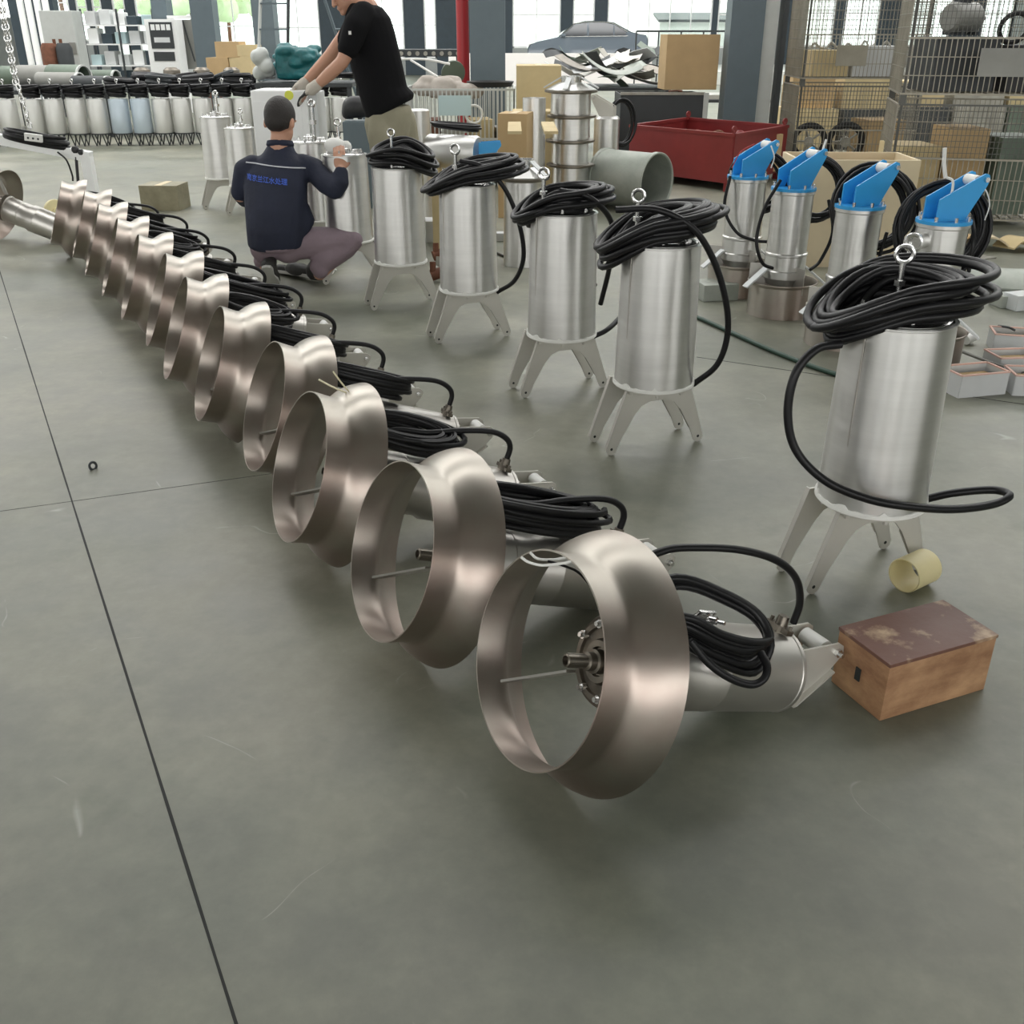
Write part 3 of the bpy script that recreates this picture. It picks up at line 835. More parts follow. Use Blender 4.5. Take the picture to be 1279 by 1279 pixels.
# ------------------------------------------------------------------ wire containers on the right
def wire_container(name, loc, rz, label, w=1.25, d=.95, h=.86, step=.040, front_low=.42):
    root = empty(name, loc, rz, label, 'wire container', 'stacked wire mesh containers on the right')
    z0 = .08
    def panel(nm, p0, p1, za, zb, st, hst, m, r=.0032):
        q = MB(); p0, p1 = V(p0), V(p1); L_ = (p1 - p0).length; d_ = (p1 - p0) / L_
        k = int(L_ / st)
        ang = atan2(d_.y, d_.x)
        for i in range(k + 1):
            p = p0 + d_ * (L_ * i / k); q.box((p.x, p.y, (za + zb) / 2), (2 * r, 2 * r, zb - za), ang)
        k = max(1, round((zb - za) / hst))
        mid = (p0 + p1) / 2
        for i in range(k + 1):
            q.box((mid.x, mid.y, za + (zb - za) * i / k), (L_, 2 * r, 2 * r), ang)
        q.box((mid.x, mid.y, zb), (L_, .014, .014), ang).box((mid.x, mid.y, za), (L_, .014, .014), ang)
        q.build(nm, m, root, smooth=False)
    panel('front_lower_gate', (0, 0), (w, 0), z0, z0 + front_low, step, .14, M['wire'])
    panel('front_upper_mesh', (0, .01), (w, .01), z0 + front_low, z0 + h, step * .8, .045, M['wire_dark'], .002)
    panel('side_mesh', (0, 0), (0, d), z0, z0 + h, step, .1, M['wire'])
    panel('side_mesh', (w, 0), (w, d), z0, z0 + h, step, .1, M['wire'])
    panel('rear_mesh', (0, d), (w, d), z0, z0 + h, step, .1, M['wire'])
    q = MB()
    for i in range(14): q.box((w * (i + .5) / 14, d / 2, z0), (.008, d, .008))
    for i in range(8): q.box((w / 2, d * (i + .5) / 8, z0 - .005), (w, .008, .008))
    q.build('floor_mesh', M['wire'], root, smooth=False)
    for x in (.03, w - .03):
        for y in (.03, d - .03):
            q = MB(); q.box((x, y, z0 / 2), (.05, .05, z0)); q.build('foot', M['wire_dark'], root, smooth=False)
            q = MB(); q.box((x if x < .1 else x, y, z0 + h / 2), (.02, .02, h)); q.build('corner_post', M['wire_dark'], root, smooth=False)
    return root
PITCH_C = .94
ca = at(1100, 270, 8.55); ra = radians(-14)
A0 = V((ca.x, 8.55, 0))
cA1 = wire_container('wire_container', A0, ra, 'nearest wire container on the floor behind the blue-topped mixers', front_low=.46)
cA2 = wire_container('wire_container', A0 + V((0, 0, PITCH_C)), ra, 'upper wire container of the near stack, grey plate hung on its front', front_low=.40)
cb = at(988, 200, 11.6); B0 = V((cb.x, 11.6, 0)); rb = radians(-4)
cB1 = wire_container('wire_container', B0, rb, 'lower wire container of the far stack beside the pale column', w=1.3, front_low=.42)
cB2 = wire_container('wire_container', B0 + V((0, 0, PITCH_C)), rb, 'upper wire container of the far stack beside the pale column', w=1.3, front_low=.42)
def inside(base, rz, x, y, z=.09): return base + Matrix.Rotation(rz, 3, 'Z') @ V((x, y, z))
def sign(c, w, h, m, nm, label, cat, rz=0.0, t=.006):
    q = MB(); q.box((0, 0, 0), (w, t, h)); o = q.build(nm, m, None, smooth=False, loc=c); o.rotation_euler = (0, 0, rz); return T(o, label, cat)
sign(inside(A0, ra, .72, -.02, PITCH_C + .31), .36, .20, M['pipe_grey'], 'grey_plate', 'grey plate hung on the near upper wire container', 'plate', ra)
sign(inside(B0, rb, .50, -.02, PITCH_C + .30), .32, .20, M['wire'], 'tan_plate', 'tan plate hung on the far upper wire container', 'plate', rb)
# things inside the containers
def block(nm, c, size, rz, m, label, cat, bevel=.006):
    q = MB(); q.box((0, 0, size[2] / 2), size, None, bevel); o = q.build(nm, m, None, smooth=False, loc=c); o.rotation_euler = (0, 0, rz); return T(o, label, cat)
def wheel(c, R, ax, label):
    root = empty('spoked_wheel', c); T(root, label, 'wheel')
    q = MB(); q.ring((0, 0, 0), ax, R, R * .2, 32, 10); q.build('tyre', M['tyre'], root)
    q = MB(); a = V(ax).normalized(); q.cyl(a * -.03, a * .03, R * .3, seg=20); q.build('hub', M['scrap'], root)
    for k in range(5):
        qq = a.to_track_quat('Z', 'Y').to_matrix(); v = qq @ V((cos(k * 2 * pi / 5), sin(k * 2 * pi / 5), 0))
        q = MB(); q.cyl(v * R * .25, v * R * .85, .012, seg=8); q.build('spoke', M['scrap'], root)
    return root
wheel(inside(B0, rb, .22, .25, .36), .17, (.15, 1, 0), 'left black wheel standing inside the far lower wire container')
wheel(inside(B0, rb, .62, .25, .36), .18, (.1, 1, .1), 'right black wheel leaning inside the far lower wire container')
block('carton', inside(B0, rb, 1.0, .45), (.42, .5, .5), .1, M['carton'], 'brown carton at the right end inside the far lower wire container', 'box')
block('carton', inside(A0, ra, .20, .5), (.34, .5, .52), .05, M['tan'], 'tan carton at the left inside the near lower wire container', 'box')
block('carton', inside(A0, ra, .58, .5), (.30, .5, .66), -.05, M['carton'], 'tall brown carton in the middle of the near lower wire container', 'box')
block('dark_crate', inside(A0, ra, .98, .5), (.36, .5, .60), 0, M['pipe_green'], 'dark green crate at the right inside the near lower wire container', 'crate')
def motor(c, s, rz, m, label):
    root = empty('electric_motor', c, rz); T(root, label, 'motor')
    q = MB(); q.lathe([(0, -.12 * s), (.07 * s, -.12 * s), (.085 * s, -.10 * s), (.085 * s, .08 * s), (.06 * s, .12 * s), (0, .12 * s)], (0, 0, .095 * s), (1, .15, 0), 24, cap=False); q.build('housing', m, root)
    for k in range(2):
        q = MB(); q.box(((-.05 + .1 * k) * s, 0, .012 * s), (.02 * s, .18 * s, .024 * s)); q.build('foot', M['dark_grey'], root)
    q = MB(); q.cyl(V((.12, .02, .095)) * s, V((.18, .025, .095)) * s, .014 * s); q.build('shaft', M['steel_bright'], root)
    q = MB(); q.box(V((-.02, 0, .19)) * s, V((.07, .06, .04)) * s); q.build('terminal_box', M['dark_grey'], root)
    return root
motor(inside(A0, ra, .42, .35, PITCH_C + .50), 1.3, .3, M['pipe_grey'], 'grey electric motor on top inside the near upper wire container')
block('dark_crate', inside(A0, ra, .42, .45, PITCH_C + .09), (.5, .5, .40), 0, M['dark_grey'], 'dark crate under the grey motor in the near upper container', 'crate')
block('dark_crate', inside(A0, ra, .95, .5, PITCH_C + .09), (.42, .5, .34), 0, M['black'], 'black crate at the right in the near upper wire container', 'crate')
q = MB(); q.ring((0, 0, 0), (.1, 1, .3), .11, .02, 28, 8); T(q.build('rubber_hoop', M['tyre'], None, loc=inside(A0, ra, .82, .4, PITCH_C + .55)), 'black rubber hoop on top in the near upper wire container', 'hoop')
block('carton', inside(B0, rb, .30, .45, PITCH_C + .09), (.42, .5, .26), .1, M['tan'], 'low tan carton at the left in the far upper wire container', 'box')
block('carton', inside(B0, rb, .85, .45, PITCH_C + .09), (.55, .5, .30), -.05, M['greywhite'], 'pale grey carton in the far upper wire container', 'box')
rr = random.Random(4)
for i in range(6):
    x = .12 + .19 * i
    q = MB(); q.tube(smooth_path([V((0, 0, 0)), V((.05, .02, .05 + .03 * rr.random())), V((.10, -.01, .02)), V((.16, .02, .06 * rr.random()))], 5), .012, 8)
    T(q.build('bent_pipe', M['scrap'], None, loc=inside(B0, rb, x, .3 + .05 * i % .2, PITCH_C + .36)), f'bent pipe piece on the cartons in the far upper wire container, {["first", "second", "third", "fourth", "fifth", "sixth"][i]} from left', 'pipe', 'bent pipe pieces in the far upper container')

# ------------------------------------------------------------------ red bin, dark bin, drum
c0, clf, crt = gr(911, 240), gr(785, 222), gr(976, 223)
hz = at(911, 169, c0.y).z
def bin_(nm, c0, pl, pr, h, m, label, cat, rim=.03, t=.02, lugs=True, rimm=None):
    ang = atan2((pr - c0).y, (pr - c0).x); w = (pr - c0).length; l = (pl - c0).length
    root = empty(nm, c0, ang); T(root, label, cat)
    ca_ = (Matrix.Rotation(-ang, 3, 'Z') @ (pl - c0)); u2 = ca_.normalized()
    P0, P1, P2, P3 = V((0, 0, 0)), V((w, 0, 0)), V((w, 0, 0)) + ca_, ca_
    cen = (P0 + P2) / 2
    for a, b in ((P0, P1), (P1, P2), (P2, P3), (P3, P0)):
        q = MB(); d = (b - a); L_ = d.length; an = atan2(d.y, d.x); mid = (a + b) / 2
        q.box(mid + V((0, 0, h / 2 + .04)), (L_, t, h - .08), an)
        o = q.build('side_panel', m, root, smooth=False)
        q = MB(); q.box(mid + V((0, 0, h)), (L_ + rim, rim * 1.3, rim), an); q.build('rim', rimm or m, root, smooth=False)
    q = MB(); vs = [P0, P1, P2, P3]
    q.quadmesh([[p + V((0, 0, .08)) for p in vs], [p + V((0, 0, .10)) for p in vs]], True, True, True); q.build('base', m, root, smooth=False)
    for p in vs:
        q = MB(); pp = p + (cen - p).normalized() * .05; q.box(pp + V((0, 0, .045)), (.08, .08, .09)); q.build('foot', m, root, smooth=False)
        if lugs:
            q = MB(); pp = p + (cen - p).normalized() * .03; q.lathe([(.0, -.008), (.035, -.008), (.035, .008), (0, .008)], pp + V((0, 0, h + .05)), (.3, 1, 0), 16, cap=False).box(pp + V((0, 0, h + .02)), (.06, .016, .05), .2)
            q.build('lifting_lug', m, root)
    return root
rbin = bin_('steel_bin', c0, clf, crt, hz, M['red'], 'dark red open steel bin behind the grey drum and blue-topped mixers', 'bin')
mid = (clf + crt) / 2
block('carton', V((mid.x + .55, mid.y - .15, .10)), (.35, .3, hz - .16), .3, M['carton'], 'brown carton lying inside the red bin', 'box')
for i in range(4):
    q = MB(); q.lathe([(.05, 0), (.07, .02), (.07, .06), (.04, .08), (.03, .08), (.03, 0)], (0, 0, 0), (.4 * i - .5, .5, 1), 20, closed=True)
    T(q.build('cast_fitting', M['red'] if i % 2 else M['rust'], None, loc=(mid.x - .35 + .22 * i, mid.y - .05 * i, hz - .12)), f'rusty cast fitting in the red bin, {["leftmost", "second from left", "third from left", "rightmost"][i]}', 'fitting', 'cast fittings in the red bin')
d0 = gr(880, 196); p1 = V((at(776, 130, 13.2).x, 13.2, 0)); p0 = V((at(878, 130, 13.2).x, 13.2, 0))
hd = at(830, 118, 13.2).z
root = empty('dark_container', (p1.x, 13.2, 0)); T(root, 'dark grey sheet steel container behind the red bin', 'container')
wd = p0.x - p1.x
for (cx_, cy_, sx_, sy_) in ((wd / 2, 0, wd, .02), (wd / 2, .8, wd, .02), (0, .4, .02, .8), (wd, .4, .02, .8)):
    q = MB(); q.box((cx_, cy_, hd / 2), (sx_, sy_, hd)); q.build('side_panel', M['dark_grey'], root, smooth=False)
q = MB(); q.box((wd / 2, .4, .04), (wd, .8, .04)); q.build('base', M['dark_grey'], root, smooth=False)
q = MB(); q.box((wd / 2, 0, hd + .01), (wd + .03, .04, .03)); q.build('rim', M['scrap'], root, smooth=False)
q = MB(); q.box((wd + .03, -.01, hd / 2), (.06, .05, hd + .04)); q.build('corner_post', M['pillar_white'], root, smooth=False)

# drum
cR = gr(821, 228, .255); ax = V((.74, -.67, 0)).normalized()
q = MB(); q.lathe([(.252, 0), (.255, .004), (.255, .03), (.244, .036), (.244, .55), (.255, .556), (.255, .60), (.245, .602), (.236, .59), (.236, .02), (.236, .012), (0, .012), (0, 0)][::-1], cR - ax * .60, ax, 56, cap=False)
T(q.build('metal_drum', M['galv'], None, angle=30), 'dull grey metal drum lying open end to the right before the red bin', 'drum')

# ------------------------------------------------------------------ stacked casings and the loose hood
def casing(root_name, loc, R, H, label, fins=False, rz=0):
    root = empty(root_name, loc, rz); T(root, label, 'casing', 'stainless pump casings')
    q = MB(); q.lathe([(R * .88, 0), (R * .86, H * .5), (R * .86, H - .001), (R * .82, H - .001), (R * .82, 0)], seg=40, closed=True)
    q.build('shell', M['steel'], root)
    q = MB(); q.lathe([(R * .865, H - .045), (R * 1.12, H - .035), (R * 1.14, H - .030), (R * 1.14, H - .016), (R * .865, H - .012)], seg=40, closed=True); q.build('flange', M['cast'], root)  # dark flange colour stands in for the shade under each flange
    if fins:
        q = MB(); q.lathe([(R * .42, H), (R * .44, H + .095), (R * .38, H + .095), (R * .38, H)], seg=32, closed=True); q.build('neck', M['steel_bright'], root)
        q = MB(); q.lathe([(R * 1.10, H - .012), (R * .5, H + .045), (R * .5, H + .035), (R * 1.06, H - .016)], seg=8, closed=True); q.build('cone', M['steel'], root, angle=20)
        for k in range(4):
            a = k * pi / 2 + .5; p0 = V((R * .44 * cos(a), R * .44 * sin(a), H + .085)); p1 = V((R * 1.2 * cos(a), R * 1.2 * sin(a), H + .0))
            d = (p1 - p0).normalized(); w = V((0, 0, 1)).cross(d).normalized()
            q = MB(); q.box((p0 + p1) / 2, ((p1 - p0).length, .045, .008), Matrix((d, w, d.cross(w))).transposed()); q.build('fin', M['white_paint'], root, smooth=False)
    return root
cs = at(713, 150, 9.45); z = 0.0
names = ['bottom', 'second', 'third', 'fourth', 'fifth']
ztop = at(713, 94, 9.45).z
H5 = (ztop - .08) / 5.1
for i in range(5):
    casing('pump_casing', (cs.x + (.006 if i % 2 else -.004), 9.45, i * H5), .192 + (.012 if i == 4 else 0), H5, f'{names[i]} stainless casing of the tall stack, counted from the floor' if i < 4 else 'top stainless casing of the tall stack, with neck and fins', fins=i == 4, rz=.2 * i)
ch = gr(650, 262); casing('pump_casing', (ch.x, 7.0, 0), .155, at(650, 217, 7.0).z, 'single stainless casing with fins on the floor behind the fourth pump', fins=True, rz=.4)
# slim steel tube beside stack
c = at(667, 150, 9.3); q = MB(); q.lathe([(.10, 0), (.10, at(669, 122, 9.3).z), (.09, at(669, 122, 9.3).z), (.09, 0)], (c.x, 9.3, 0), seg=28, closed=True)
T(q.build('steel_tube', M['steel'], None), 'narrow upright steel tube left of the tall casing stack', 'tube')

# grey mixer standing beside the stack
c = at(757, 180, 9.9)
root = empty('grey_mixer', (c.x, 9.9, 0)); T(root, 'upright steel mixer with bracket on top and cable coil, beside the tall casing stack', 'mixer')
zt = at(757, 146, 9.8).z
q = MB(); q.lathe([(0, 0), (.11, 0), (.12, .03), (.12, zt - .02), (.10, zt), (0, zt)], seg=36, cap=False); q.build('motor_housing', M['steel'], root)
for w in (-.045, .045):
    F = Matrix.Rotation(radians(160), 4, 'Z') @ Matrix(((1, 0, 0, 0), (0, 0, 1, w), (0, 1, 0, zt - .003), (0, 0, 0, 1)))
    q = MB(); q.prism([(x * .95, y_ * .95) for x, y_ in head_poly()], -.004, .004, F); q.build('bracket_plate', M['plate_steel'], root, smooth=False)
    q = MB(); q.cyl(F @ V((.12, .165, -.008)), F @ V((.12, .165, .008)), .012, seg=8); q.build('bolt', M['steel_bright'], root)
hang_coil(root, random.Random(3), 774, 153, 10.0, .13, .19, 7, 25, 5)

# lying blue-ended mixer
c0, c1 = at(535, 188, 7.6), at(598, 186, 7.45)
root = empty('lying_mixer', (c0.x, c0.y, 0)); T(root, 'mixer motor lying level with a blue end bracket, behind the fourth pump', 'mixer')
rd = .115; zz = c0.z
d = (V((c1.x, c1.y, zz)) - V((c0.x, c0.y, zz)))
q = MB(); q.lathe([(0, 0), (rd * .9, 0), (rd, .02), (rd, d.length - .02), (rd * .9, d.length), (0, d.length)], (0, 0, zz), d, 36, cap=False); q.build('motor_housing', M['steel'], root)
for k in (.15, .8):
    p = d * k; q = MB(); q.box((p.x, p.y, (zz - rd * .5) / 2), (.06, .26, zz - rd * .5), .0); q.build('support_block', M['tan'], root)
for w in (-.04, .04):
    F = Matrix(((1, 0, 0, d.x), (0, 0, 1, d.y + w), (0, 1, 0, zz), (0, 0, 0, 1)))
    q = MB(); q.prism([(0, -.09), (.03, -.10), (.16, .05), (.15, .08), (0, .07)], -.004, .004, F); q.build('end_bracket', M['blue'], root, smooth=False)
q = MB(); q.tube(coil_path(random.Random(9), (.20, 0, zz + rd + .03), .17, .09, Matrix.Rotation(.1, 3, 'Y'), 7, .1, .05), .008, 6); q.build('power_cable', M['black_rubber'], root)

# ------------------------------------------------------------------ cartons, crates and slatted cage in the middle
def carton(px0, px1, pyt, pyb, Y, dep, m, label, rz=0.0, nm='carton', z0=None):
    a, b = at(px0, pyb, Y), at(px1, pyb, Y); zt_ = at((px0 + px1) / 2, pyt, Y).z; zb_ = at((px0 + px1) / 2, pyb, Y).z
    zb_ = max(0, zb_) if z0 is None else z0
    root = empty(nm, ((a.x + b.x) / 2, Y + dep / 2, zb_), rz); T(root, label, 'box')
    w = b.x - a.x; hh = zt_ - zb_
    q = MB(); q.box((0, 0, hh / 2), (w, dep, hh), None, .004); q.build('box_body', m, root, smooth=False)
    q = MB(); q.box((0, 0, hh + .001), (.06, dep * .98, .003)); q.build('packing_tape', M['cream_board'], root, smooth=False)
    return root
q = MB(); q.box((wd * .62, .4, hd + .035), (.10, .86, .02)).box((wd * .88, .4, hd + .035), (.10, .86, .02)); pk = q.build('cross_bar', M['tan'], root, smooth=False)
carton(829, 895, 43, 96, 13.35, .45, M['carton'], 'brown carton standing on the dark steel container', .06, z0=hd + .046)
carton(645, 700, 82, 145, 10.3, .6, M['tan'], 'large tan crate right of the slatted cage, scrap sheets lying behind it', .0, 'tan_crate', z0=0)
carton(640, 690, 139, 215, 9.7, .35, M['tan'], 'lower tan crate half hidden by the steel tube', .0, 'tan_crate', z0=0)
carton(626, 662, 142, 232, 8.9, .3, M['carton'], 'tall amber-brown crate bound with cords, left of the steel tube', -.2, 'tall_crate', z0=0)

# slatted cage with cloth and sign
c0, c1 = at(508, 190, 10.9), at(642, 190, 10.9)
wt = at(560, 112, 10.9).z
root = empty('slatted_cage', (c0.x, 10.9, 0)); T(root, 'low slatted metal cage behind the standing man, cloth bundle on its top', 'cage')
w = c1.x - c0.x
q = MB()
for i in range(27): q.box((w * i / 26, 0, wt / 2), (.012, .012, wt))
for z in (.1, wt * .5, wt): q.box((w / 2, 0, z), (w, .016, .02))
q.build('front_slats', M['pillar_white'], root, smooth=False)
q = MB()
for i in range(27): q.box((w * i / 26, .8, wt / 2), (.012, .012, wt))
for z in (.1, wt * .5, wt): q.box((w / 2, .8, z), (w, .016, .02))
q.build('rear_slats', M['pillar_white'], root, smooth=False)
q = MB()
for x in (0, w):
    for i in range(10): q.box((x, .8 * i / 9, wt / 2), (.012, .012, wt))
    q.box((x, .4, wt), (.02, .8, .02))
q.build('side_slats', M['pillar_white'], root, smooth=False)
q = MB(); q.box((w / 2, .4, .08), (w, .8, .02)); q.build('cage_floor', M['scrap'], root, smooth=False)
for i, px in enumerate((535, 565, 600, 628)):
    c = at(px, 150, 11.2); block('scrap_block', V((c.x, 11.3, .09)), (.22, .4, .55 - .08 * (i % 2)), .1 * i, [M['rust'], M['scrap'], M['tan'], M['pipe_grey']][i], ['rusty brown', 'dull grey', 'tan', 'pipe grey'][i] + ' block of scrap inside the slatted cage', 'scrap')
c = at(568, 132, 10.85); sign(V((c.x, 10.87, c.z)), .33, .19, M['cloth_blue'], 'blank_sign', 'pale blue blank plate hung on the slatted cage', 'plate', 0)
c = at(592, 143, 10.85); q = MB(); q.ring((c.x, 10.885, c.z), (0, 1, 0), .085, .012, 28, 8); T(q.build('white_hoop', M['white_plastic'], None), 'white hoop hung beside the pale blue plate', 'hoop')
rr = random.Random(8); q = MB()
c = at(560, 103, 11.1)
for i in range(26):
    q.sphere((c.x + rr.uniform(-.26, .26), 11.2 + rr.uniform(-.15, .15), c.z + rr.uniform(-.07, .06) - .04), rr.uniform(.06, .11), 12, (1.3, 1, .8))
T(remesh_build(q, 'cloth_bundle', M['cloth_grey'], voxel=.014, smooth=4), 'greyish cloth bundle piled on the slatted cage', 'cloth')
c = at(612, 106, 11.2); q = MB(); q.lathe([(0, 0), (.22, 0), (.25, .05), (.23, .05), (.21, .015), (0, .015)], (c.x, 11.3, wt + .012), (0, 0, 1), 28, cap=False); T(q.build('black_tray', M['black'], None), 'round black tray on the right end of the slatted cage', 'tray')

# scrap metal heap on a work table behind the casings
tb = at(760, 112, 11.0)
def table(nm, x0, x1, y0, y1, z, m, label, t=.04):
    root = empty(nm, ((x0 + x1) / 2, (y0 + y1) / 2, 0)); T(root, label, 'table')
    w, d = x1 - x0, y1 - y0
    q = MB(); q.box((0, 0, z - t / 2), (w, d, t)); q.build('table_top', m, root, smooth=False)
    for sx in (-1, 1):
        for sy in (-1, 1):
            q = MB(); q.box((sx * (w / 2 - .04), sy * (d / 2 - .04), (z - t) / 2), (.05, .05, z - t)); q.build('leg', m, root, smooth=False)
    return root
tx0, tx1 = at(690, 110, 14.4).x, at(838, 110, 14.4).x
table('work_table', tx0, tx1, 14.4, 15.6, .80, M['dark_grey'], 'dark work table carrying the scrap heap behind the casing stack')
rr = random.Random(21)
adj = ['pale', 'dull grey', 'bent', 'curved', 'dark', 'narrow', 'short', 'long', 'tilted', 'greenish']
psn = ['far left end', 'left end', 'left part', 'left of centre', 'just left of centre', 'just right of centre', 'right of centre', 'right part', 'right end', 'far right end']
for i in range(30):
    k_, row = i // 3, i % 3
    px = 700 + k_ * 14.0
    Y = 14.65 + row * .32
    c = V((at(px, 80, Y).x, Y, .84 + .10 * row + .20 * rr.random()))
    q = MB(); L_ = rr.uniform(.35, .85); wd_ = rr.uniform(.10, .26); n_ = 8; rows = []
    bend = rr.uniform(-.35, .5)
    for k in range(n_ + 1):
        t = k / n_ - .5
        rows.append([V((t * L_, -wd_ / 2, bend * t * t)), V((t * L_, wd_ / 2, bend * t * t)), V((t * L_, wd_ / 2, bend * t * t + .006)), V((t * L_, -wd_ / 2, bend * t * t + .006))])
    q.quadmesh(rows, True, True, True)
    o = q.build('scrap_sheet', [M['scrap'], M['dark_grey'], M['plate_steel'], M['pipe_green'], M['cast'], M['galv'], M['white_paint']][(i * 3 + row) % 7], None, loc=c)
    o.rotation_euler = (rr.uniform(-.6, .6), rr.uniform(-.45, .45), rr.uniform(-.7, .7))
    T(o, f'{adj[k_]} offcut in the {["front", "middle", "rear"][row]} row of the table scrap heap, {psn[k_]}', 'scrap', 'metal offcuts on the dark table')
# bigger curved sheet resting across the casing stack
c = at(760, 88, 9.55)
q = MB(); rows = []
for k in range(13):
    t = k / 12 - .5
    z = .10 * (abs(t) * 2) ** 2 - .10 * t
    rows.append([V((t * .52, -.13, z)), V((t * .52, .13, z + .03)), V((t * .52, .13, z + .036)), V((t * .52, -.13, z + .006))])
q.quadmesh(rows, True, True, True)
o = q.build('curved_sheet', M['galv'], None, loc=(c.x + .03, 9.55, ztop + .005)); T(o, 'curved dull metal sheet resting on the top casing of the tall stack', 'sheet')

# ------------------------------------------------------------------ cream boards and small things on the right floor
c0, c1 = at(990, 300, 6.9), at(1133, 300, 6.9); hh = at(1060, 200, 6.9).z
root = empty('cream_crate', ((c0.x + c1.x) / 2, 7.15, 0), -.04); T(root, 'open cream board crate standing behind the blue-topped mixers', 'crate')
w = c1.x - c0.x
for (x, y, sx_, sy_) in ((0, -.25, w, .02), (0, .25, w, .02), (-w / 2, 0, .02, .5), (w / 2, 0, .02, .5)):
    q = MB(); q.box((x, y, hh / 2), (sx_, sy_, hh)); q.build('board', M['cream_board'], root, smooth=False)
q = MB(); q.box((0, 0, .02), (w, .5, .02)); q.build('bottom', M['cream_board'], root, smooth=False)
c = at(1060, 200, 7.1)
q = MB(); q.box((0, 0, 0), (.5, .3, .02), Matrix.Rotation(.2, 3, 'Y')); T(q.build('wooden_board', M['wood_side'], None, loc=(c.x, 7.15, hh - .1)), 'brown wooden board lying inside the open cream crate', 'board')
def tray(px, py, w, d, h, rz, m, label, inner=None):
    c = gr(px, py); root = empty('small_carton', c, rz); T(root, label, 'box')
    for (x, y, sx_, sy_) in ((0, -d / 2, w, .006), (0, d / 2, w, .006), (-w / 2, 0, .006, d), (w / 2, 0, .006, d)):
        q = MB(); q.box((x, y, h / 2), (sx_, sy_, h)); q.build('side_wall', m, root, smooth=False)
        q = MB(); q.box((x, y, h + .002), (sx_ + .004, sy_ + .004, .006)); q.build('torn_rim', M['pink'], root, smooth=False)
    q = MB(); q.box((0, 0, .006), (w, d, .008)); q.build('bottom', inner or M['carton'], root, smooth=False)
    q = MB(); q.box((0, 0, h * .45), (w * .8, d * .7, h * .5)); q.build('filling', M['carton'], root, smooth=False)
    return root
tray(1212, 488, .24, .15, .10, .25, M['greywhite'], 'small white carton with torn pink rim just right of the largest pump')
tray(1262, 436, .20, .16, .09, -.25, M['greywhite'], 'small pink-rimmed carton at the right picture edge, rear one of three')
tray(1262, 462, .21, .15, .08, .1, M['greywhite'], 'small pink-rimmed carton at the right picture edge, middle one of three')
tray(1283, 488, .18, .15, .09, -.1, M['greywhite'], 'small pink-rimmed carton at the right picture edge, front one of three')
q = MB(); q.tube(smooth_path([gr(1196, 437, .07), gr(1230, 450, .05), gr(1278, 466, .06)], 5), .008, 6); T(q.build('grey_rod', M['pipe_grey'], None), 'thin grey rod lying over the small cartons at right', 'rod')
q = MB(); c = gr(1206, 425, .025); q.cyl(c, c + V((.05, .03, .01)), .025, seg=20); T(q.build('white_roll', M['white_plastic'], None), 'small white roll on the floor beside the largest pump\'s coil', 'roll')
block('white_block', gr(1273, 385), (.16, .12, .09), .3, M['white_paint'], 'pale block at the right edge in front of the wire containers', 'block')
block('clear_box', gr(1252, 382), (.10, .12, .07), .2, M['galv'], 'small dull clear box beside the pale block at right', 'box')
def shard(px, py, w, d, tilt, rz, m, label, nm='broken_shell'):
    c = gr(px, py, .05); q = MB(); rows = []
    for k in range(11):
        t = k / 10 - .5; rows.append([V((t * w, -d / 2, .25 * w - w * t * t)), V((t * w, d / 2, .2 * w - w * t * t)), V((t * w, d / 2, .2 * w - w * t * t + .012)), V((t * w, -d / 2, .25 * w - w * t * t + .012))])
    q.quadmesh(rows, True, True, True)
    o = q.build(nm, m, None, loc=(c.x, c.y, .03)); o.rotation_euler = (tilt, 0, rz); T(o, label, 'scrap'); return o
shard(1200, 298, .22, .24, .0, .4, M['carton'], 'tan curved shell on the floor left in the debris by the wire container')
shard(1233, 302, .26, .26, .0, -.2, M['cream_board'], 'cream curved shell in the middle of the debris by the wire container')
shard(1272, 304, .26, .22, .0, .3, M['tan'], 'curved shell at the right edge in the debris by the wire container')
shard(1262, 350, .35, .5, .0, 1.2, M['galv'], 'large dull grey curved sheet at the right edge of the floor')
q = MB(); c = gr(1215, 323, .004); q.box(c, (.35, .12, .006), .5); T(q.build('metal_strip', M['scrap'], None), 'flat metal strip on the floor below the curved shells', 'strip')
q = MB(); q.tube([gr(1225, 366, .006), gr(1240, 365, .006)], .006, 6); T(q.build('short_bolt', M['dark_grey'], None), 'short dark bolt on the floor near the clear box', 'bolt')
q = MB(); q.tube(smooth_path([gr(1247, 407, .09), gr(1260, 409, .10), gr(1268, 413, .09)], 5), .006, 6); T(q.build('bent_hook', M['dark_grey'], None), 'dark bent hook lying on the rear small carton', 'hook')
# dark low box and parts beside the second pump
block('low_grey_box', gr(893, 372), (.22, .18, .10), .2, M['galv'], 'low grey box on the floor between second pump and blue-topped mixers', 'box')
for i, (px, py) in enumerate(((541, 320), (545, 338), (537, 345))):
    q = MB(); c = gr(px, py, .04); q.cyl(c, c + V((.07, .02, .02)), .035, seg=16).cyl(c + V((.02, 0, .03)), c + V((.02, .01, .09)), .02, seg=12)
    T(q.build('pipe_fitting', M['rust'] if i % 2 == 0 else M['scrap'], None), ['rusty pipe fitting between the fourth and fifth pumps, rear one', 'dull pipe fitting between the fourth and fifth pumps, middle one', 'rusty pipe fitting between the fourth and fifth pumps, front one'][i], 'fitting')
block('white_carton', gr(545, 300), (.16, .2, .16), .1, M['greywhite'], 'small white carton on the floor behind the fourth and fifth pumps', 'box')
block('white_carton', gr(632, 300), (.20, .1, .06), .0, M['greywhite'], 'flat white carton on the floor between third and fourth pumps', 'box')
carton(178, 226, 232, 264, 9.3, .3, M['box_metal'], 'worn olive metal toolbox on the floor behind the mixer row', -.05, 'metal_toolbox')
q = MB()
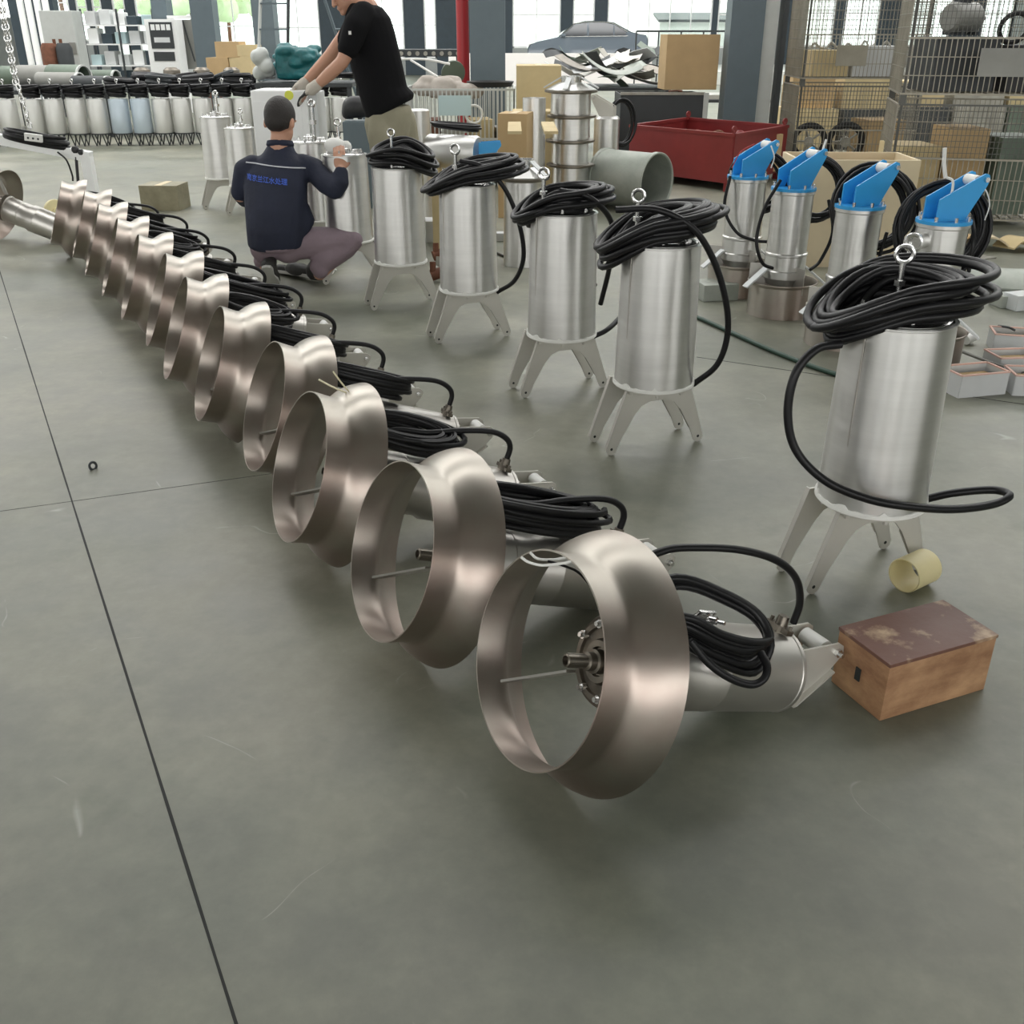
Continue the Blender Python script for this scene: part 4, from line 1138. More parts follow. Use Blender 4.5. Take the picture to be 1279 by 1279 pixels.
for k in range(10):
    rr2 = random.Random(k); c = gr(418, 342, .004)
q = MB(); c = gr(418, 340, .006); rr = random.Random(7)
q.tube(smooth_path([c + V((rr.uniform(-.1, .1), rr.uniform(-.08, .08), rr.uniform(0, .02))) for _ in range(9)], 5), .005, 6)
T(q.build('crumpled_tape', M['white_plastic'], None), 'crumpled white tape on the floor under the worker\'s knee', 'tape')

# goods stored further back on the right, seen between the wires
rr = random.Random(99)
mats = ['carton', 'dark_grey', 'tan', 'pipe_grey', 'rust', 'pipe_green', 'scrap', 'wood_side']
mn = ['brown', 'dark grey', 'tan', 'mid grey', 'rust brown', 'dull green', 'dull metal', 'worn wooden']
posw = ['far left', 'second', 'third', 'fourth', 'fifth', 'sixth', 'seventh', 'eighth', 'ninth', 'last at right']
x = at(985, 100, 14.6).x
for row, (Y, zb, n_) in enumerate(((14.6, 0, 9), (14.7, None, 9))):
    xx = x
    for i in range(n_):
        w = rr.uniform(.42, .70); hgt = rr.uniform(.50, .62) if row == 0 else rr.uniform(.25, .62)
        k = rr.randrange(8)
        if row == 0:
            tops = globals().setdefault('TOPS', []); tops.append((xx + .37, hgt)); z = 0
            block('storage_crate', V((xx + .37, Y + .3, 0)), (.70, .7, hgt), 0, M[mats[k]], f'{mn[k]} crate, {posw[i]} from left in the floor row far behind the wire containers', 'crate', .01)
        else:
            cx_, z = TOPS[i]
            block('storage_crate', V((cx_, Y + .25, z)), (w, .55, hgt), 0, M[mats[(k + 3) % 8]], f'{mn[(k + 3) % 8]} crate, {posw[i]} from left in the upper row far behind the wire containers', 'crate', .01)
        xx += .76
# profile bars on a rack behind the middle columns
a, b = at(842, 120, 16.4), at(935, 120, 16.4)
table('storage_rack', a.x, b.x + .3, 16.2, 17.4, .55, M['dark_grey'], 'low dark rack with pale steel bars behind the brown carton')
for i in range(7):
    z = .60 + .085 * (i // 1) * .9
    q = MB(); q.box((0, 0, 0), (b.x - a.x + .2 - .1 * (i % 3), .12, .06)); 
    o = q.build('steel_bar', [M['plate_steel'], M['white_paint'], M['scrap']][i % 3], None, smooth=False, loc=((a.x + b.x) / 2 + .15, 16.4 + .10 * i, .55 + .032)); 
    T(o, f'pale steel bar on the low rack behind the brown carton, {["nearest", "second nearest", "third nearest", "middle", "third from the back", "second from the back", "rearmost"][i]}', 'bar', 'steel bars on the low rack')
rr = random.Random(12)
for i in range(9):
    px = 790 + i * 12; c = at(px, 100, 13.6)
    c = V((p1.x + .12 + (wd - .24) * i / 8, 13.6 + .3 * (i % 2), .09))
    q = MB(); R_ = rr.uniform(.05, .09); H_ = hd - .12 + rr.uniform(-.05, .05)
    q.lathe([(R_, 0), (R_, H_), (R_ * .8, H_), (R_ * .8, 0)], (0, 0, 0), (rr.uniform(-.05, .05), rr.uniform(-.05, .05), 1), 16, closed=True)
    T(q.build('scrap_pipe', [M['scrap'], M['rust'], M['pipe_grey']][i % 3], None, loc=c), 'upright pipe offcut inside the dark container, ' + ['leftmost', 'second from left', 'third from left', 'fourth from left', 'centre', 'fourth from right', 'third from right', 'second from right', 'rightmost'][i], 'pipe', 'pipe offcuts in the dark container')

# ------------------------------------------------------------------ far row of wrapped pumps
def make_far():
    root = empty('row_pump')
    q = MB(); q.lathe([(0, .17), (.132, .17), (.136, .18), (.134, .61), (.128, .62), (0, .62)], seg=28, cap=False); q.build('motor_housing', M['far_steel'], root)
    q = MB(); q.lathe([(0, .155), (.138, .155), (.138, .17), (0, .17)], seg=24, cap=False); q.build('base_disc', M['dark_grey'], root)
    for s in (-1, 1):
        for w in (-.06, .06):
            q = MB(); q.tube([V((s * .12, w, .16)), V((s * .07, w, .0))], .009, 6)
            q.build('leg', M['dark_grey'], root)
            q = MB(); q.tube([V((s * .03, w, .16)), V((s * .07, w, .0))], .009, 6)
            q.build('leg', M['dark_grey'], root)
    q = MB(); q.tube(coil_path(random.Random(31), (0, 0, .65), .115, .11, Matrix.Identity(3), 10, .12, .15, seg=18), .018, 6); q.build('power_cable', M['black_rubber'], root)
    q = MB(); q.cyl((.03, -.04, .61), (.03, -.04, .84), .010, seg=8).ring((.03, -.04, .86), (.3, 1, 0), .020, .008, 14, 6); q.build('lifting_eye', M['steel_bright'], root)
    return root
M['far_steel'] = mat('far_pump_steel', (.66, .66, .63), .6, .38, var=.04, scale=3, aniso=.6)
M['far_wrap'] = mat('film_wrapped_steel', (.50, .58, .64), .3, .35, var=.04, scale=3)
far0 = make_far()
FX = [-16, 12, 44, 70, 97, 124, 151, 178, 204, 229, 255, 281, 305, 330, 354, 378, 402, 426]
for i, px in enumerate(FX):
    Y = 15.0 + .5 * (px / 430)
    c = at(px, 150, Y)
    if i == 0: o = far0
    else: o = dup(far0)
    o.location = (c.x, Y, 0); o.rotation_euler = (0, 0, random.Random(i).uniform(-.15, .15))
    if i in (6, 7):
        lab = ['left', 'right'][i - 6] + ' one of the two bluish film-wrapped pumps in the long back row'
    elif i < 6: lab = ['first', 'second', 'third', 'fourth', 'fifth', 'sixth'][i] + ' pump from the left end of the long back row'
    else: lab = {8: 'first', 9: 'second', 10: 'third', 11: 'fourth', 12: 'fifth', 13: 'sixth', 14: 'seventh', 15: 'eighth', 16: 'ninth', 17: 'tenth'}[i] + ' back-row pump to the right of the two bluish wrapped ones'
    T(o, lab, 'pump', 'pumps in the long back row')
for i in (6, 7):
    o = [r for r in bpy.data.objects if r.get('label', '').startswith(['left', 'right'][i - 6] + ' one of the two bluish')][0]
    for ch in kids(o):
        if ch.name.startswith('motor_housing'):
            ch.data = ch.data.copy(); ch.data.materials[0] = M['far_wrap']

# pipes and dark goods behind the row
def bench(x0, x1, y0, y1, z, label):
    return table('storage_rack', x0, x1, y0, y1, z, M['dark_grey'], label, .06)
xa, xb = at(-40, 90, 17).x, at(140, 90, 17).x
bench(xa, xb, 16.6, 18.6, .66, 'low dark rack under the grey pipes at left')
PP = [((-10, 78), (46, 92), .15, 'pipe_green', 'dull green pipe at the far left end of the pipe rack'),
      ((22, 78), (80, 95), .16, 'pipe_grey', 'grey pipe slanting across the left part of the pipe rack'),
      ((62, 79), (104, 86), .17, 'pipe_green', 'thick dull pipe with pale end, centre of the pipe rack'),
      ((95, 80), (144, 86), .12, 'pipe_green', 'thinner dull pipe at the right end of the pipe rack'),
      ((48, 92), (100, 100), .12, 'pipe_grey', 'low grey pipe lying in front on the pipe rack'),
      ((92, 96), (135, 102), .10, 'dark_grey', 'dark pipe lying low at the right front of the pipe rack')]
for i, (p, r_, R, m, lab) in enumerate(PP):
    yy = [18.35, 17.95, 17.55, 18.35, 17.15, 16.85][i]
    a, b = at(*p, yy + .12), at(*r_, yy - .12)
    a.z = b.z = .662 + R
    d = (b - a); q = MB(); q.lathe([(R, 0), (R, d.length), (R * .88, d.length), (R * .88, 0)], a, d, 28, closed=True)
    root = q.build('large_pipe', M[m], None); T(root, lab, 'pipe', 'pipes on the rack at left')
    q = MB(); q.lathe([(R * 1.02, d.length - .03), (R * 1.02, d.length + .01), (R * .87, d.length + .01), (R * .87, d.length - .03)], a, d, 28, closed=True)
    q.build('pipe_end', M['pillar_white'], root)
xa, xb = at(132, 100, 16.6).x, at(330, 100, 16.6).x
bench(xa, xb, 16.4, 17.8, .70, 'dark bench loaded with black cable coils behind the back row')
rr = random.Random(77)
posn = ['far left', 'second from left', 'third from left', 'fourth from left', 'fifth from left', 'sixth from left', 'seventh from left', 'far right']
for i in range(8):
    x = xa + (xb - xa) * (i + .5) / 8
    q = MB(); q.tube(coil_path(rr, (0, 0, 0), .19, .17, Matrix.Rotation(rr.uniform(-.2, .2), 3, 'Y'), 6, .2, .16, seg=16), .028, 6)
    T(q.build('cable_coil', [M['black_rubber'], M['black'], M['dark_grey']][i % 3], None, loc=(x, 16.75 + .32 * (i % 2), .73)), 'black cable coil on the dark bench, ' + posn[i] + ' of eight', 'cable coil', 'cable coils on the dark bench')
for i in range(5):
    x = xa + .25 + (xb - xa - .5) * i / 4
    q = MB(); q.lathe([(.0, 0), (.13, 0), (.15, .03), (.13, .22), (.08, .26), (0, .26)], (0, 0, 0), (0, 0, 1), 20, cap=False)
    T(q.build('dark_casting', M['cast'], None, loc=(x, 17.55, .70)), 'dark casting at the back of the dark bench, ' + ['leftmost', 'second from left', 'middle', 'second from right', 'rightmost'][i], 'casting', 'castings on the dark bench')

# cartons, shelf, cabinets, boards far left
for i, (a, b, t_, bt, lab) in enumerate([(262, 290, 72, 104, 'brown carton at the bottom left of the carton pile'), (290, 318, 70, 104, 'pale brown carton at the bottom right of the carton pile'),
                                 (270, 300, 52, 72, 'brown carton on top of the carton pile, left'), (296, 320, 56, 70, 'tan carton on top of the carton pile, right')]):
    carton(a, b, t_, bt, 18.6, .5, [M['carton'], M['tan']][i % 2], lab, .05 * (i - 2))
c = at(290, 104, 18.6); table('work_table', at(256, 100, 18.5).x, at(325, 100, 18.5).x, 18.5, 19.3, c.z - .01, M['rust'], 'low brown table under the carton pile')
root = empty('storage_shelf', (at(152, 60, 22.5).x, 22.5, 0)); T(root, 'white storage shelf unit crammed with pale goods at far left', 'shelf')
w = 1.45
for x in (-w / 2, 0, w / 2):
    for y in (0, .5):
        q = MB(); q.box((x, y, .95), (.035, .035, 1.9)); q.build('post', M['dark_grey'], root, smooth=False)
for z in (.45, .85, 1.25, 1.6):
    q = MB(); q.box((0, .25, z), (w, .5, .025)); q.build('shelf_board', M['frame_white'], root, smooth=False)
rr = random.Random(15); k = 0
lev = ['lowest', 'second', 'third', 'top']
pos5 = ['far left', 'left', 'middle', 'right', 'far right']
for j, z in enumerate((.463, .863, 1.263, 1.613)):
    for i in range(5):
        x = root.location.x - w / 2 + .15 + i * .285
        m = [M['white_paint'], M['cloth_blue'], M['frame_white'], M['greywhite'], M['navy']][(i * 2 + j) % 5]
        block('storage_tub', V((x, 22.73, z)), (.22, .34, rr.uniform(.16, .30)), rr.uniform(-.1, .1), m, f'storage tub on the {lev[j]} board of the white shelf, {pos5[i]}', 'tub', .02)
root = empty('control_cabinet', (at(207, 50, 21.5).x, 21.5, 0)); T(root, 'white control cabinet with dark instrument panel, left of the whiteboard', 'cabinet')
q = MB(); q.box((0, 0, .85), (.62, .4, 1.7), None, .01); q.build('cabinet_body', M['frame_white'], root, smooth=False)
q = MB(); q.box((0, -.21, 1.42), (.44, .02, .46)); q.build('instrument_panel', M['dark_grey'], root, smooth=False)
for i in range(4):
    q = MB(); q.box((-.15 + .10 * i, -.225, 1.56), (.075, .012, .10)); q.build('meter', M['frame_white'], root, smooth=False)
q = MB(); q.box((0, -.225, 1.34), (.30, .012, .09)); q.build('display', M['white_paint'], root, smooth=False)
q = MB(); q.box((0, -.21, 1.05), (.4, .02, .16)); q.build('drawer', M['dark_grey'], root, smooth=False)
root = empty('notice_board', (at(233, 50, 21.8).x, 21.8, 0)); T(root, 'grey board in a white stand frame beside the control cabinet', 'board')
q = MB(); q.box((0, 0, 1.25), (.56, .02, .9)); q.build('board_face', M['rust'] if False else M['pipe_grey'], root, smooth=False)
q = MB(); q.box((-.3, 0, .86), (.05, .05, 1.72)).box((.3, 0, .86), (.05, .05, 1.72)).box((0, 0, 1.74), (.65, .05, .06)).box((0, 0, .78), (.65, .05, .06)); q.build('stand_frame', M['frame_white'], root, smooth=False)
q = MB(); q.tube([V((-.02, -.03, 1.68)), V((.05, -.03, 1.3)), V((.12, -.03, .95))], .015, 6); q.build('handle_strip', M['dark_grey'], root)
root = empty('grey_cabinet', (at(81, 50, 21).x, 21, 0)); T(root, 'tall plain grey cabinet between the windows at far left', 'cabinet')
q = MB(); q.box((0, 0, .92), (.62, .45, 1.84), None, .02); q.build('cabinet_body', M['pillar_white'], root, smooth=False)
q = MB(); q.box((.22, -.235, 1.2), (.12, .02, .2)); q.build('switch_plate', M['pipe_grey'], root, smooth=False)
for i, px in enumerate((69, 77)):
    c = at(px, 60, 20.4); q = MB(); q.lathe([(0, 0), (.09, 0), (.10, .03), (.10, .55), (.06, .64), (.03, .66), (.03, .74), (0, .74)], seg=20, cap=False)
    T(q.build('gas_bottle', M['rust'], None, loc=(c.x, 20.4, .62)), ['left', 'right'][i] + ' reddish brown gas bottle in front of the grey cabinet', 'bottle', 'gas bottles before the grey cabinet')
table('work_table', at(55, 60, 20.2).x, at(100, 60, 20.2).x, 20.2, 20.6, .61, M['dark_grey'], 'small dark table holding the two gas bottles')
for i, (px, m) in enumerate(((-2, 'rust'), (19, 'dark_grey'))):
    c = at(px, 60, 17.5); q = MB(); q.lathe([(0, 0), (.14, 0), (.14, .5), (.10, .58), (0, .58)], seg=24, cap=False)
    T(q.build('dark_drum', M[m], None, loc=(c.x, 19.4, .72)), ['rusty drum at the very left edge behind the chain', 'dark drum at the left edge behind the chain'][i], 'drum')
table('work_table', at(-30, 60, 19.1).x, at(28, 60, 19.1).x, 19.1, 19.8, .71, M['dark_grey'], 'dark table under the two drums at the left edge')

# step ladder
Y = 14.6
root = empty('step_ladder', (at(375, 60, Y).x, Y, 0)); T(root, 'tall grey step ladder standing open behind the teal bag', 'ladder')
apex = 3.0
for nm, y, xl, xr, m in (('front_rail', -.35, (-.68, .18), (-.05, .12), 'dark_grey'),):
    pass
def rail(a, b, nm, m, r=.022):
    q = MB(); q.tube([V(a), V(b)], r, 6); q.build(nm, M[m], root)
rail((-.62, -.5, 0), (-.30, 0, apex), 'rail', 'pillar_white'); rail((-.20, -.5, 0), (.02, 0, apex), 'rail', 'dark_grey')
rail((.85, .4, 0), (.02, .1, apex), 'rail', 'pillar'); rail((1.25, .4, 0), (.50, .1, apex), 'rail', 'pillar')
for i in range(9):
    t = (i + 1) / 10
    a = V((-.62, -.5, 0)).lerp(V((-.30, 0, apex)), t); b = V((-.20, -.5, 0)).lerp(V((.02, 0, apex)), t)
    q = MB(); q.box((a + b) / 2, ((b - a).length, .05, .02), 0.0); q.build('step', M['pillar'], root, smooth=False)
    if i % 2 == 0:
        a = V((.85, .4, 0)).lerp(V((.02, .1, apex)), t); b = V((1.25, .4, 0)).lerp(V((.50, .1, apex)), t)
        rail(a, b, 'rung', 'pillar', .014)
# teal bag and grey sack on a dark table
table('work_table', at(318, 110, 12.4).x, at(440, 110, 12.4).x, 12.4, 13.2, at(370, 104, 12.4).z, M['dark_grey'], 'dark table under the teal bag behind the white cabinet')
zt = at(370, 104, 12.4).z; c = at(371, 80, 12.7); rr = random.Random(3); q = MB()
q.box((c.x, 12.75, zt + .19), (.50, .34, .34), .05, .10)
for i in range(46): q.sphere((c.x + rr.uniform(-.24, .24), 12.75 + rr.uniform(-.16, .16), zt + rr.uniform(.08, .38)), rr.uniform(.05, .08), 10, (1.5, 1, .8))
T(remesh_build(q, 'teal_bag', M['teal'], voxel=.014, smooth=3), 'bulky teal woven bag on a table behind the white cabinet', 'bag')
c = at(331, 88, 12.7); q = MB()
for i in range(9): q.sphere((c.x + rr.uniform(-.06, .06), 12.6 + rr.uniform(-.08, .08), zt + .10 + i * .025), .085, 12)
T(remesh_build(q, 'grey_sack', M['pillar_white'], voxel=.014, smooth=3), 'small pale grey plastic sack left of the teal bag', 'bag')
q = MB(); c = at(413, 100, 12.6); q.tube(coil_path(rr, (0, 0, .04), .16, .13, Matrix.Identity(3), 5, .2, .06, seg=16), .014, 6)
T(q.build('cable_coil', M['black_rubber'], None, loc=(at(425, 100, 12.7).x, 12.7, zt)), 'loose black cable coil right of the teal bag', 'cable coil')
q = MB(); q.sphere((0, 0, .10), .10, 16, (1.3, 1, 1)).sphere((.10, .05, .07), .07, 12).sphere((-.08, .0, .05), .06, 12)
T(remesh_build(q, 'black_lump', M['black'], voxel=.02, smooth=2), 'x', 'bag')
o = bpy.data.objects['black_lump']; o.name = 'black_sack'; o.location = (at(446, 150, 9.6).x, 9.6, at(446, 178, 9.6).z + .2); o['label'] = 'dark rounded sack behind the standing man\'s legs'
c = at(449, 180, 9.6); block('grey_block', V((c.x, 9.6, 0)), (.24, .3, c.z + .2), 0, M['pillar'], 'grey box under the dark sack behind the standing man', 'box')

# white cabinet in front of the standing man
a, b = at(312, 113, 7.75), at(383, 113, 7.75); zt = a.z
root = empty('white_cabinet', ((a.x + b.x) / 2, 7.95, 0)); T(root, 'white painted metal cabinet the standing man rests his gloved hands on', 'cabinet')
w = b.x - a.x
q = MB(); q.box((0, 0, zt / 2), (w, .40, zt), None, .012); q.build('cabinet_body', M['frame_white'], root, smooth=False)
q = MB(); q.box((w / 2 + .03, .02, zt * .5), (.06, .34, zt * .97), None, .008); q.build('side_box', M['white_paint'], root, smooth=False)
c = at(361, 119, 7.75); q = MB(); q.lathe([(0, 0), (.032, 0), (.032, .003), (0, .003)], (c.x - root.location.x, -.20, c.z), (0, -1, 0), 24, cap=False); q.build('yellow_sticker', M['yellow'], root)
q = MB(); q.box((-.02, -.202, zt * .5), (w * .86, .006, zt * .86), None, .002); q.build('door_panel', M['white_paint'] if False else M['frame_white'], root, smooth=False)
# steel cylinder right of the standing man's legs
c = at(522, 160, 8.9); q = MB(); zz = at(522, 138, 8.9).z; q.lathe([(0, 0), (.10, 0), (.10, zz), (.09, zz + .01), (0, zz + .01)], (c.x, 8.9, 0), seg=32, cap=False)
T(q.build('steel_cylinder', M['steel'], None), 'plain upright steel cylinder just right of the standing man\'s legs', 'cylinder')

# red and white pipes by the middle column
for nm, px, R, m, lab in (('red_pipe', 578, .075, 'red_bright', 'vertical dark red pipe left of the middle blue-grey column'), ('white_pipe', 592, .05, 'frame_white', 'vertical white pipe beside the middle blue-grey column')):
    c = at(px, 40, 13.2); q = MB(); q.lathe([(0, 0), (R, 0), (R, 7.98), (0, 7.98)], (c.x, 13.2, 0), seg=20, cap=False); T(q.build(nm, M[m], None), lab, 'pipe')
# dark long bench with rollers behind cage
a, b = at(455, 62, 15.5), at(575, 62, 15.5)
root = table('roller_bench', a.x, b.x, 15.5, 16.3, a.z, M['dark_grey'], 'long dark bench behind the standing man, below the white-framed window', .09)
for i in range(14):
    x = -(b.x - a.x) / 2 + .06 + i * .115; q = MB(); q.cyl((x, -.41, a.z - .05), (x, -.39, a.z - .05), .03, seg=10); q.build('roller_end', M['scrap'], root)
c = at(566, 82, 12.2)
q = MB(); q.lathe([(0, 0), (.13, 0), (.13, .02), (0, .02)], (0, 0, 0), (-.3, 1, .4), 28, cap=False); T(q.build('metal_disc', M['pipe_green'], None, loc=(at(566, 82, 11.6).x, 11.6, at(566, 84, 11.6).z - .06)), 'round dull metal disc leaning above the cloth bundle', 'disc')
q = MB(); q.tube(smooth_path([at(490, 74, 11.6), at(530, 74, 11.5), at(562, 80, 11.5)], 5), .012, 6); q.tube([at(513, 75, 11.5), at(547, 96, 11.3)], .012, 6)
T(q.build('bent_tube', M['white_plastic'], None), 'pale bent tube lying over the slatted cage behind the man', 'tube')

# ------------------------------------------------------------------ lifting frame and chain at the left edge
Yf = 8.1
b0, b1 = at(-30, 168, Yf), at(114, 196, Yf)
root = empty('lifting_frame', (b1.x, Yf, 0)); T(root, 'white painted lifting frame with post, holding cable and power strip at left', 'frame')
def lc(p): return V(p) - V(root.location)
pd = at(110, 243, Yf)
q = MB(); d = lc(b1) - lc(b0); R3 = Matrix((d.normalized(), V((0, 1, 0)), d.normalized().cross(V((0, 1, 0))))).transposed()
q.box((lc(b0) + lc(b1)) / 2, (d.length, .08, .075), R3, .004); q.build('beam', M['frame_white'], root, smooth=False)
q = MB(); q.box((-.035, 0, (b1.z) / 2), (.075, .08, b1.z), None, .004); q.build('post', M['frame_white'], root, smooth=False)
q = MB(); q.box((-.035, 0, .006), (.24, .5, .012)); q.build('foot_plate', M['frame_white'], root, smooth=False)
x2 = lc(at(-28, 190, Yf)).x
q = MB(); q.box((x2, 0, b0.z / 2 - .02), (.075, .08, b0.z - .02), None, .004); q.build('post', M['frame_white'], root, smooth=False)
q = MB(); q.tube([lc(at(95, 196, Yf - .03)), lc(at(98, 232, Yf - .03))], .012, 8).sphere(lc(at(94, 187, Yf - .03)), .03, 10).sphere(lc(at(101, 190, Yf - .03)), .025, 10); q.build('clamp_rod', M['black'], root)
q = MB(); q.tube(smooth_path([lc(p) for p in (at(72, 190, Yf - .08), at(83, 200, Yf - .1), at(90, 218, Yf - .1), at(91, 226, Yf - .1))], 6), .007, 7); q.build('hanging_cable', M['black_rubber'], root)
c = at(45, 179, Yf)
q = MB(); q.tube(coil_path(random.Random(41), (0, 0, .0), .22, .10, Matrix.Rotation(.18, 3, 'Y'), 8, .12, .09, seg=24), .013, 7)
T(q.build('cable_coil', M['black_rubber'], None, loc=(c.x, Yf, c.z - .01)), 'black cable coil lying on the white lifting frame beam', 'cable coil')
c = at(42, 172, Yf - .12); root2 = empty('power_strip', c); T(root2, 'white power strip with three sockets on the cable coil', 'power strip')
q = MB(); q.box((0, 0, 0), (.13, .03, .055), Matrix.Rotation(.12, 3, 'Y'), .006); q.build('strip_body', M['white_plastic'], root2, smooth=False)
for i in range(3):
    q = MB(); q.cyl(V((-.035 + .037 * i, -.016, -.004 * i + .0)), V((-.035 + .037 * i, -.019, -.004 * i)), .008, seg=10); q.build('socket', M['black'], root2)
# chain: two links wide loop running up to the hoist
root3 = empty('hoist_chain', at(36, 160, Yf + .02)); T(root3, 'steel chain hanging at the left edge above the lifting frame', 'chain')
def chain_run(p0, p1, r=.0055, L_=.05, mid=0):
    p0, p1 = V(p0), V(p1); n_ = int((p1 - p0).length / (L_ * .74)); d = (p1 - p0).normalized()
    q = MB()
    side = d.cross(V((0, 1, 0))).normalized(); o2 = d.cross(side)
    for i in range(n_):
        c = p0 + d * (i + .5) * L_ * .74; s_ = side if i % 2 == 0 else o2
        pts = []
        for k in range(13):
            a = 2 * pi * k / 12
            pts.append(c + d * (L_ * .5 - .004 + 0) * sin(a) * (1 if abs(sin(a)) < .9 else 1) + s_ * .014 * cos(a))
        q.tube(pts, r, 6, cap=False)
    return q
ch_o = root3.location
q = chain_run(at(38, 160, Yf + .02) - ch_o, at(22, 105, Yf + .02) - ch_o, .007, .06); o = q.build('lower_links', M['steel_bright'], root3); o['kind'] = 'stuff'
for i, (a_, b_) in enumerate((((22, 105), (-4, -40)), ((19, 106), (-9, -40)))):
    q = chain_run(at(*a_, Yf + .02) - ch_o, at(*b_, Yf + .02) - ch_o, .0055, .05); q.build('chain_fall', M['steel_bright'], root3)['kind'] = 'stuff'
top = at(-6, -40, Yf + .02) - ch_o
q = MB(); q.box(top + V((0, 0, .2)), (.2, .2, .3), None, .02); q.build('hoist_block', M['dark_grey'], root3)
q = MB(); q.cyl(top + V((0, 0, .3)), V((top.x, top.y, 8.0 - ch_o.z)), .012, seg=8); q.build('hoist_rope', M['wire_dark'], root3)

# mixer standing under the frame, its motor pointing right
o = dup(protos[2], None, None, 'steel ring mixer cut off by the left picture edge under the white lifting frame', None)
for chd in kids(o):
    if chd.name.startswith(('power_cable', 'stripped_wire')):
        for g in kids(chd): bpy.data.objects.remove(g)
        bpy.data.objects.remove(chd)
del o['group']
c = at(2, 238, 7.9)
o.location = (c.x, 7.85, 0); o.rotation_euler = (0, 0, radians(-8)); o['category'] = 'mixer'
c = gr(66, 288); q = MB(); q.lathe([(0, 0), (.11, 0), (.115, .006), (.115, .024), (.11, .03), (.05, .03), (.05, .05), (0, .05)], (c.x, c.y + .1, .115), (.9, -.45, .15), 36, cap=False)
T(q.build('cream_disc', M['cream'], None), 'cream plastic disc standing on edge behind the farthest ring mixer', 'disc')

# ------------------------------------------------------------------ outdoors: car, railing, trees
CY = 37.5
c = at(732, 60, CY)
root = empty('parked_car', (c.x, CY, .38), 0.0); T(root, 'dark saloon car parked far back behind the heap of scrap', 'car')
zg = 0
L_ = at(803, 40, CY).x - at(655, 40, CY).x
s = L_ / 4.6
prof = [(-2.30, .35), (-2.30, .62), (-2.22, .74), (-1.9, .84), (-1.35, .94), (-1.15, .97), (-.55, 1.36), (-.15, 1.45), (.5, 1.46), (1.0, 1.40), (1.65, 1.12), (1.95, 1.06), (2.2, 1.03), (2.28, .9), (2.30, .45), (2.25, .30),
        (1.85, .28), (1.80, .45), (1.65, .60), (1.40, .66), (1.15, .60), (1.0, .45), (.95, .26), (-.95, .26), (-1.0, .45), (-1.15, .60), (-1.40, .66), (-1.65, .60), (-1.80, .45), (-1.85, .28), (-2.2, .28)]
rows = []
for y, k, dz in ((-.90, .97, -.0), (-.86, 1, 0), (.86, 1, 0), (.90, .97, 0)):
    rows.append([V((x * s * (1 if abs(y) < .88 else .985), y * (1 - (max(0, z - .95) * .45)), z * (1 if abs(y) < .88 else .985))) for x, z in prof])
q = MB(); q.quadmesh(rows, True, True, True); q.build('car_body', M['car_paint'], root, angle=25)
def sidew(poly, y):
    q = MB(); q.bm.faces.new([q.bm.verts.new(V((x * s, y * (1 - max(0, z - .95) * .45) , z))) for x, z in poly]); 
    r = bmesh.ops.extrude_face_region(q.bm, geom=q.bm.faces[:]); 
    for v in [g for g in r['geom'] if isinstance(g, bmesh.types.BMVert)]: v.co.y += .02
    return q
for y in (-.915,):
    for poly in ([(-.98, 1.0), (-.50, 1.33), (-.05, 1.38), (-.05, 1.0)], [(.03, 1.0), (.03, 1.38), (.55, 1.39), (.95, 1.33), (.95, 1.0)], [(1.0, 1.02), (1.0, 1.31), (1.42, 1.14), (1.45, 1.04)]):
        sidew(poly, y).build('side_window', M['car_glass'], root, smooth=False)
q = MB(); q.tube([V((x * s, -.93 * (1 - max(0, z - .95) * .45), z)) for x, z in ((-1.05, .98), (-.52, 1.37), (0, 1.42), (.6, 1.42), (1.0, 1.36), (1.5, 1.12))], .016, 6).tube([V((x * s, -.93, z)) for x, z in ((-1.05, .98), (1.5, 1.0))], .014, 6); q.build('chrome_trim', M['steel_bright'], root)
q = MB(); q.quadmesh([[V((-1.13 * s, y, .985)) for y in (-.75, .75)] + [V((-1.12 * s, y, .995)) for y in (.75, -.75)], [V((-.57 * s, y, 1.355)) for y in (-.66, .66)] + [V((-.56 * s, y, 1.365)) for y in (.66, -.66)]], True, True, True); q.build('windscreen', M['car_glass'], root, smooth=False)
for x in (-1.40, 1.40):
    for y in (-.80, .80):
        q = MB(); q.lathe([(0, -.1), (.31, -.1), (.33, -.07), (.33, .07), (.31, .1), (0, .1)], (x * s, y, .33), (0, 1, 0), 28, cap=False); wl = q.build('wheel', M['tyre'], root)
        q = MB(); q.lathe([(0, -.115), (.2, -.115), (.21, .115), (0, .115)], (x * s, y, .33), (0, 1, 0), 20, cap=False); q.build('hubcap', M['steel_bright'], wl)
for x in (-2.2, 2.2):
    q = MB(); q.box((x * s, -.62, .72), (.14, .36, .13), None, .02); q.build('lamp_cluster', M['white_plastic'] if x < 0 else M['red_bright'], root)
q = MB(); q.box((-.95 * s, -.98, 1.02), (.16, .12, .1), None, .03); q.build('door_mirror', M['car_paint'], root)
# low white wall / barrier before the car
c0, c1 = at(560, 60, 33), at(815, 60, 33)
q = MB(); q.box(((c0.x + c1.x) / 2, 33, .46), (c1.x - c0.x, .12, .92)); T(q.build('white_barrier', M['outer_wall'], None, smooth=False), 'low white barrier running in front of the parked car', 'barrier')
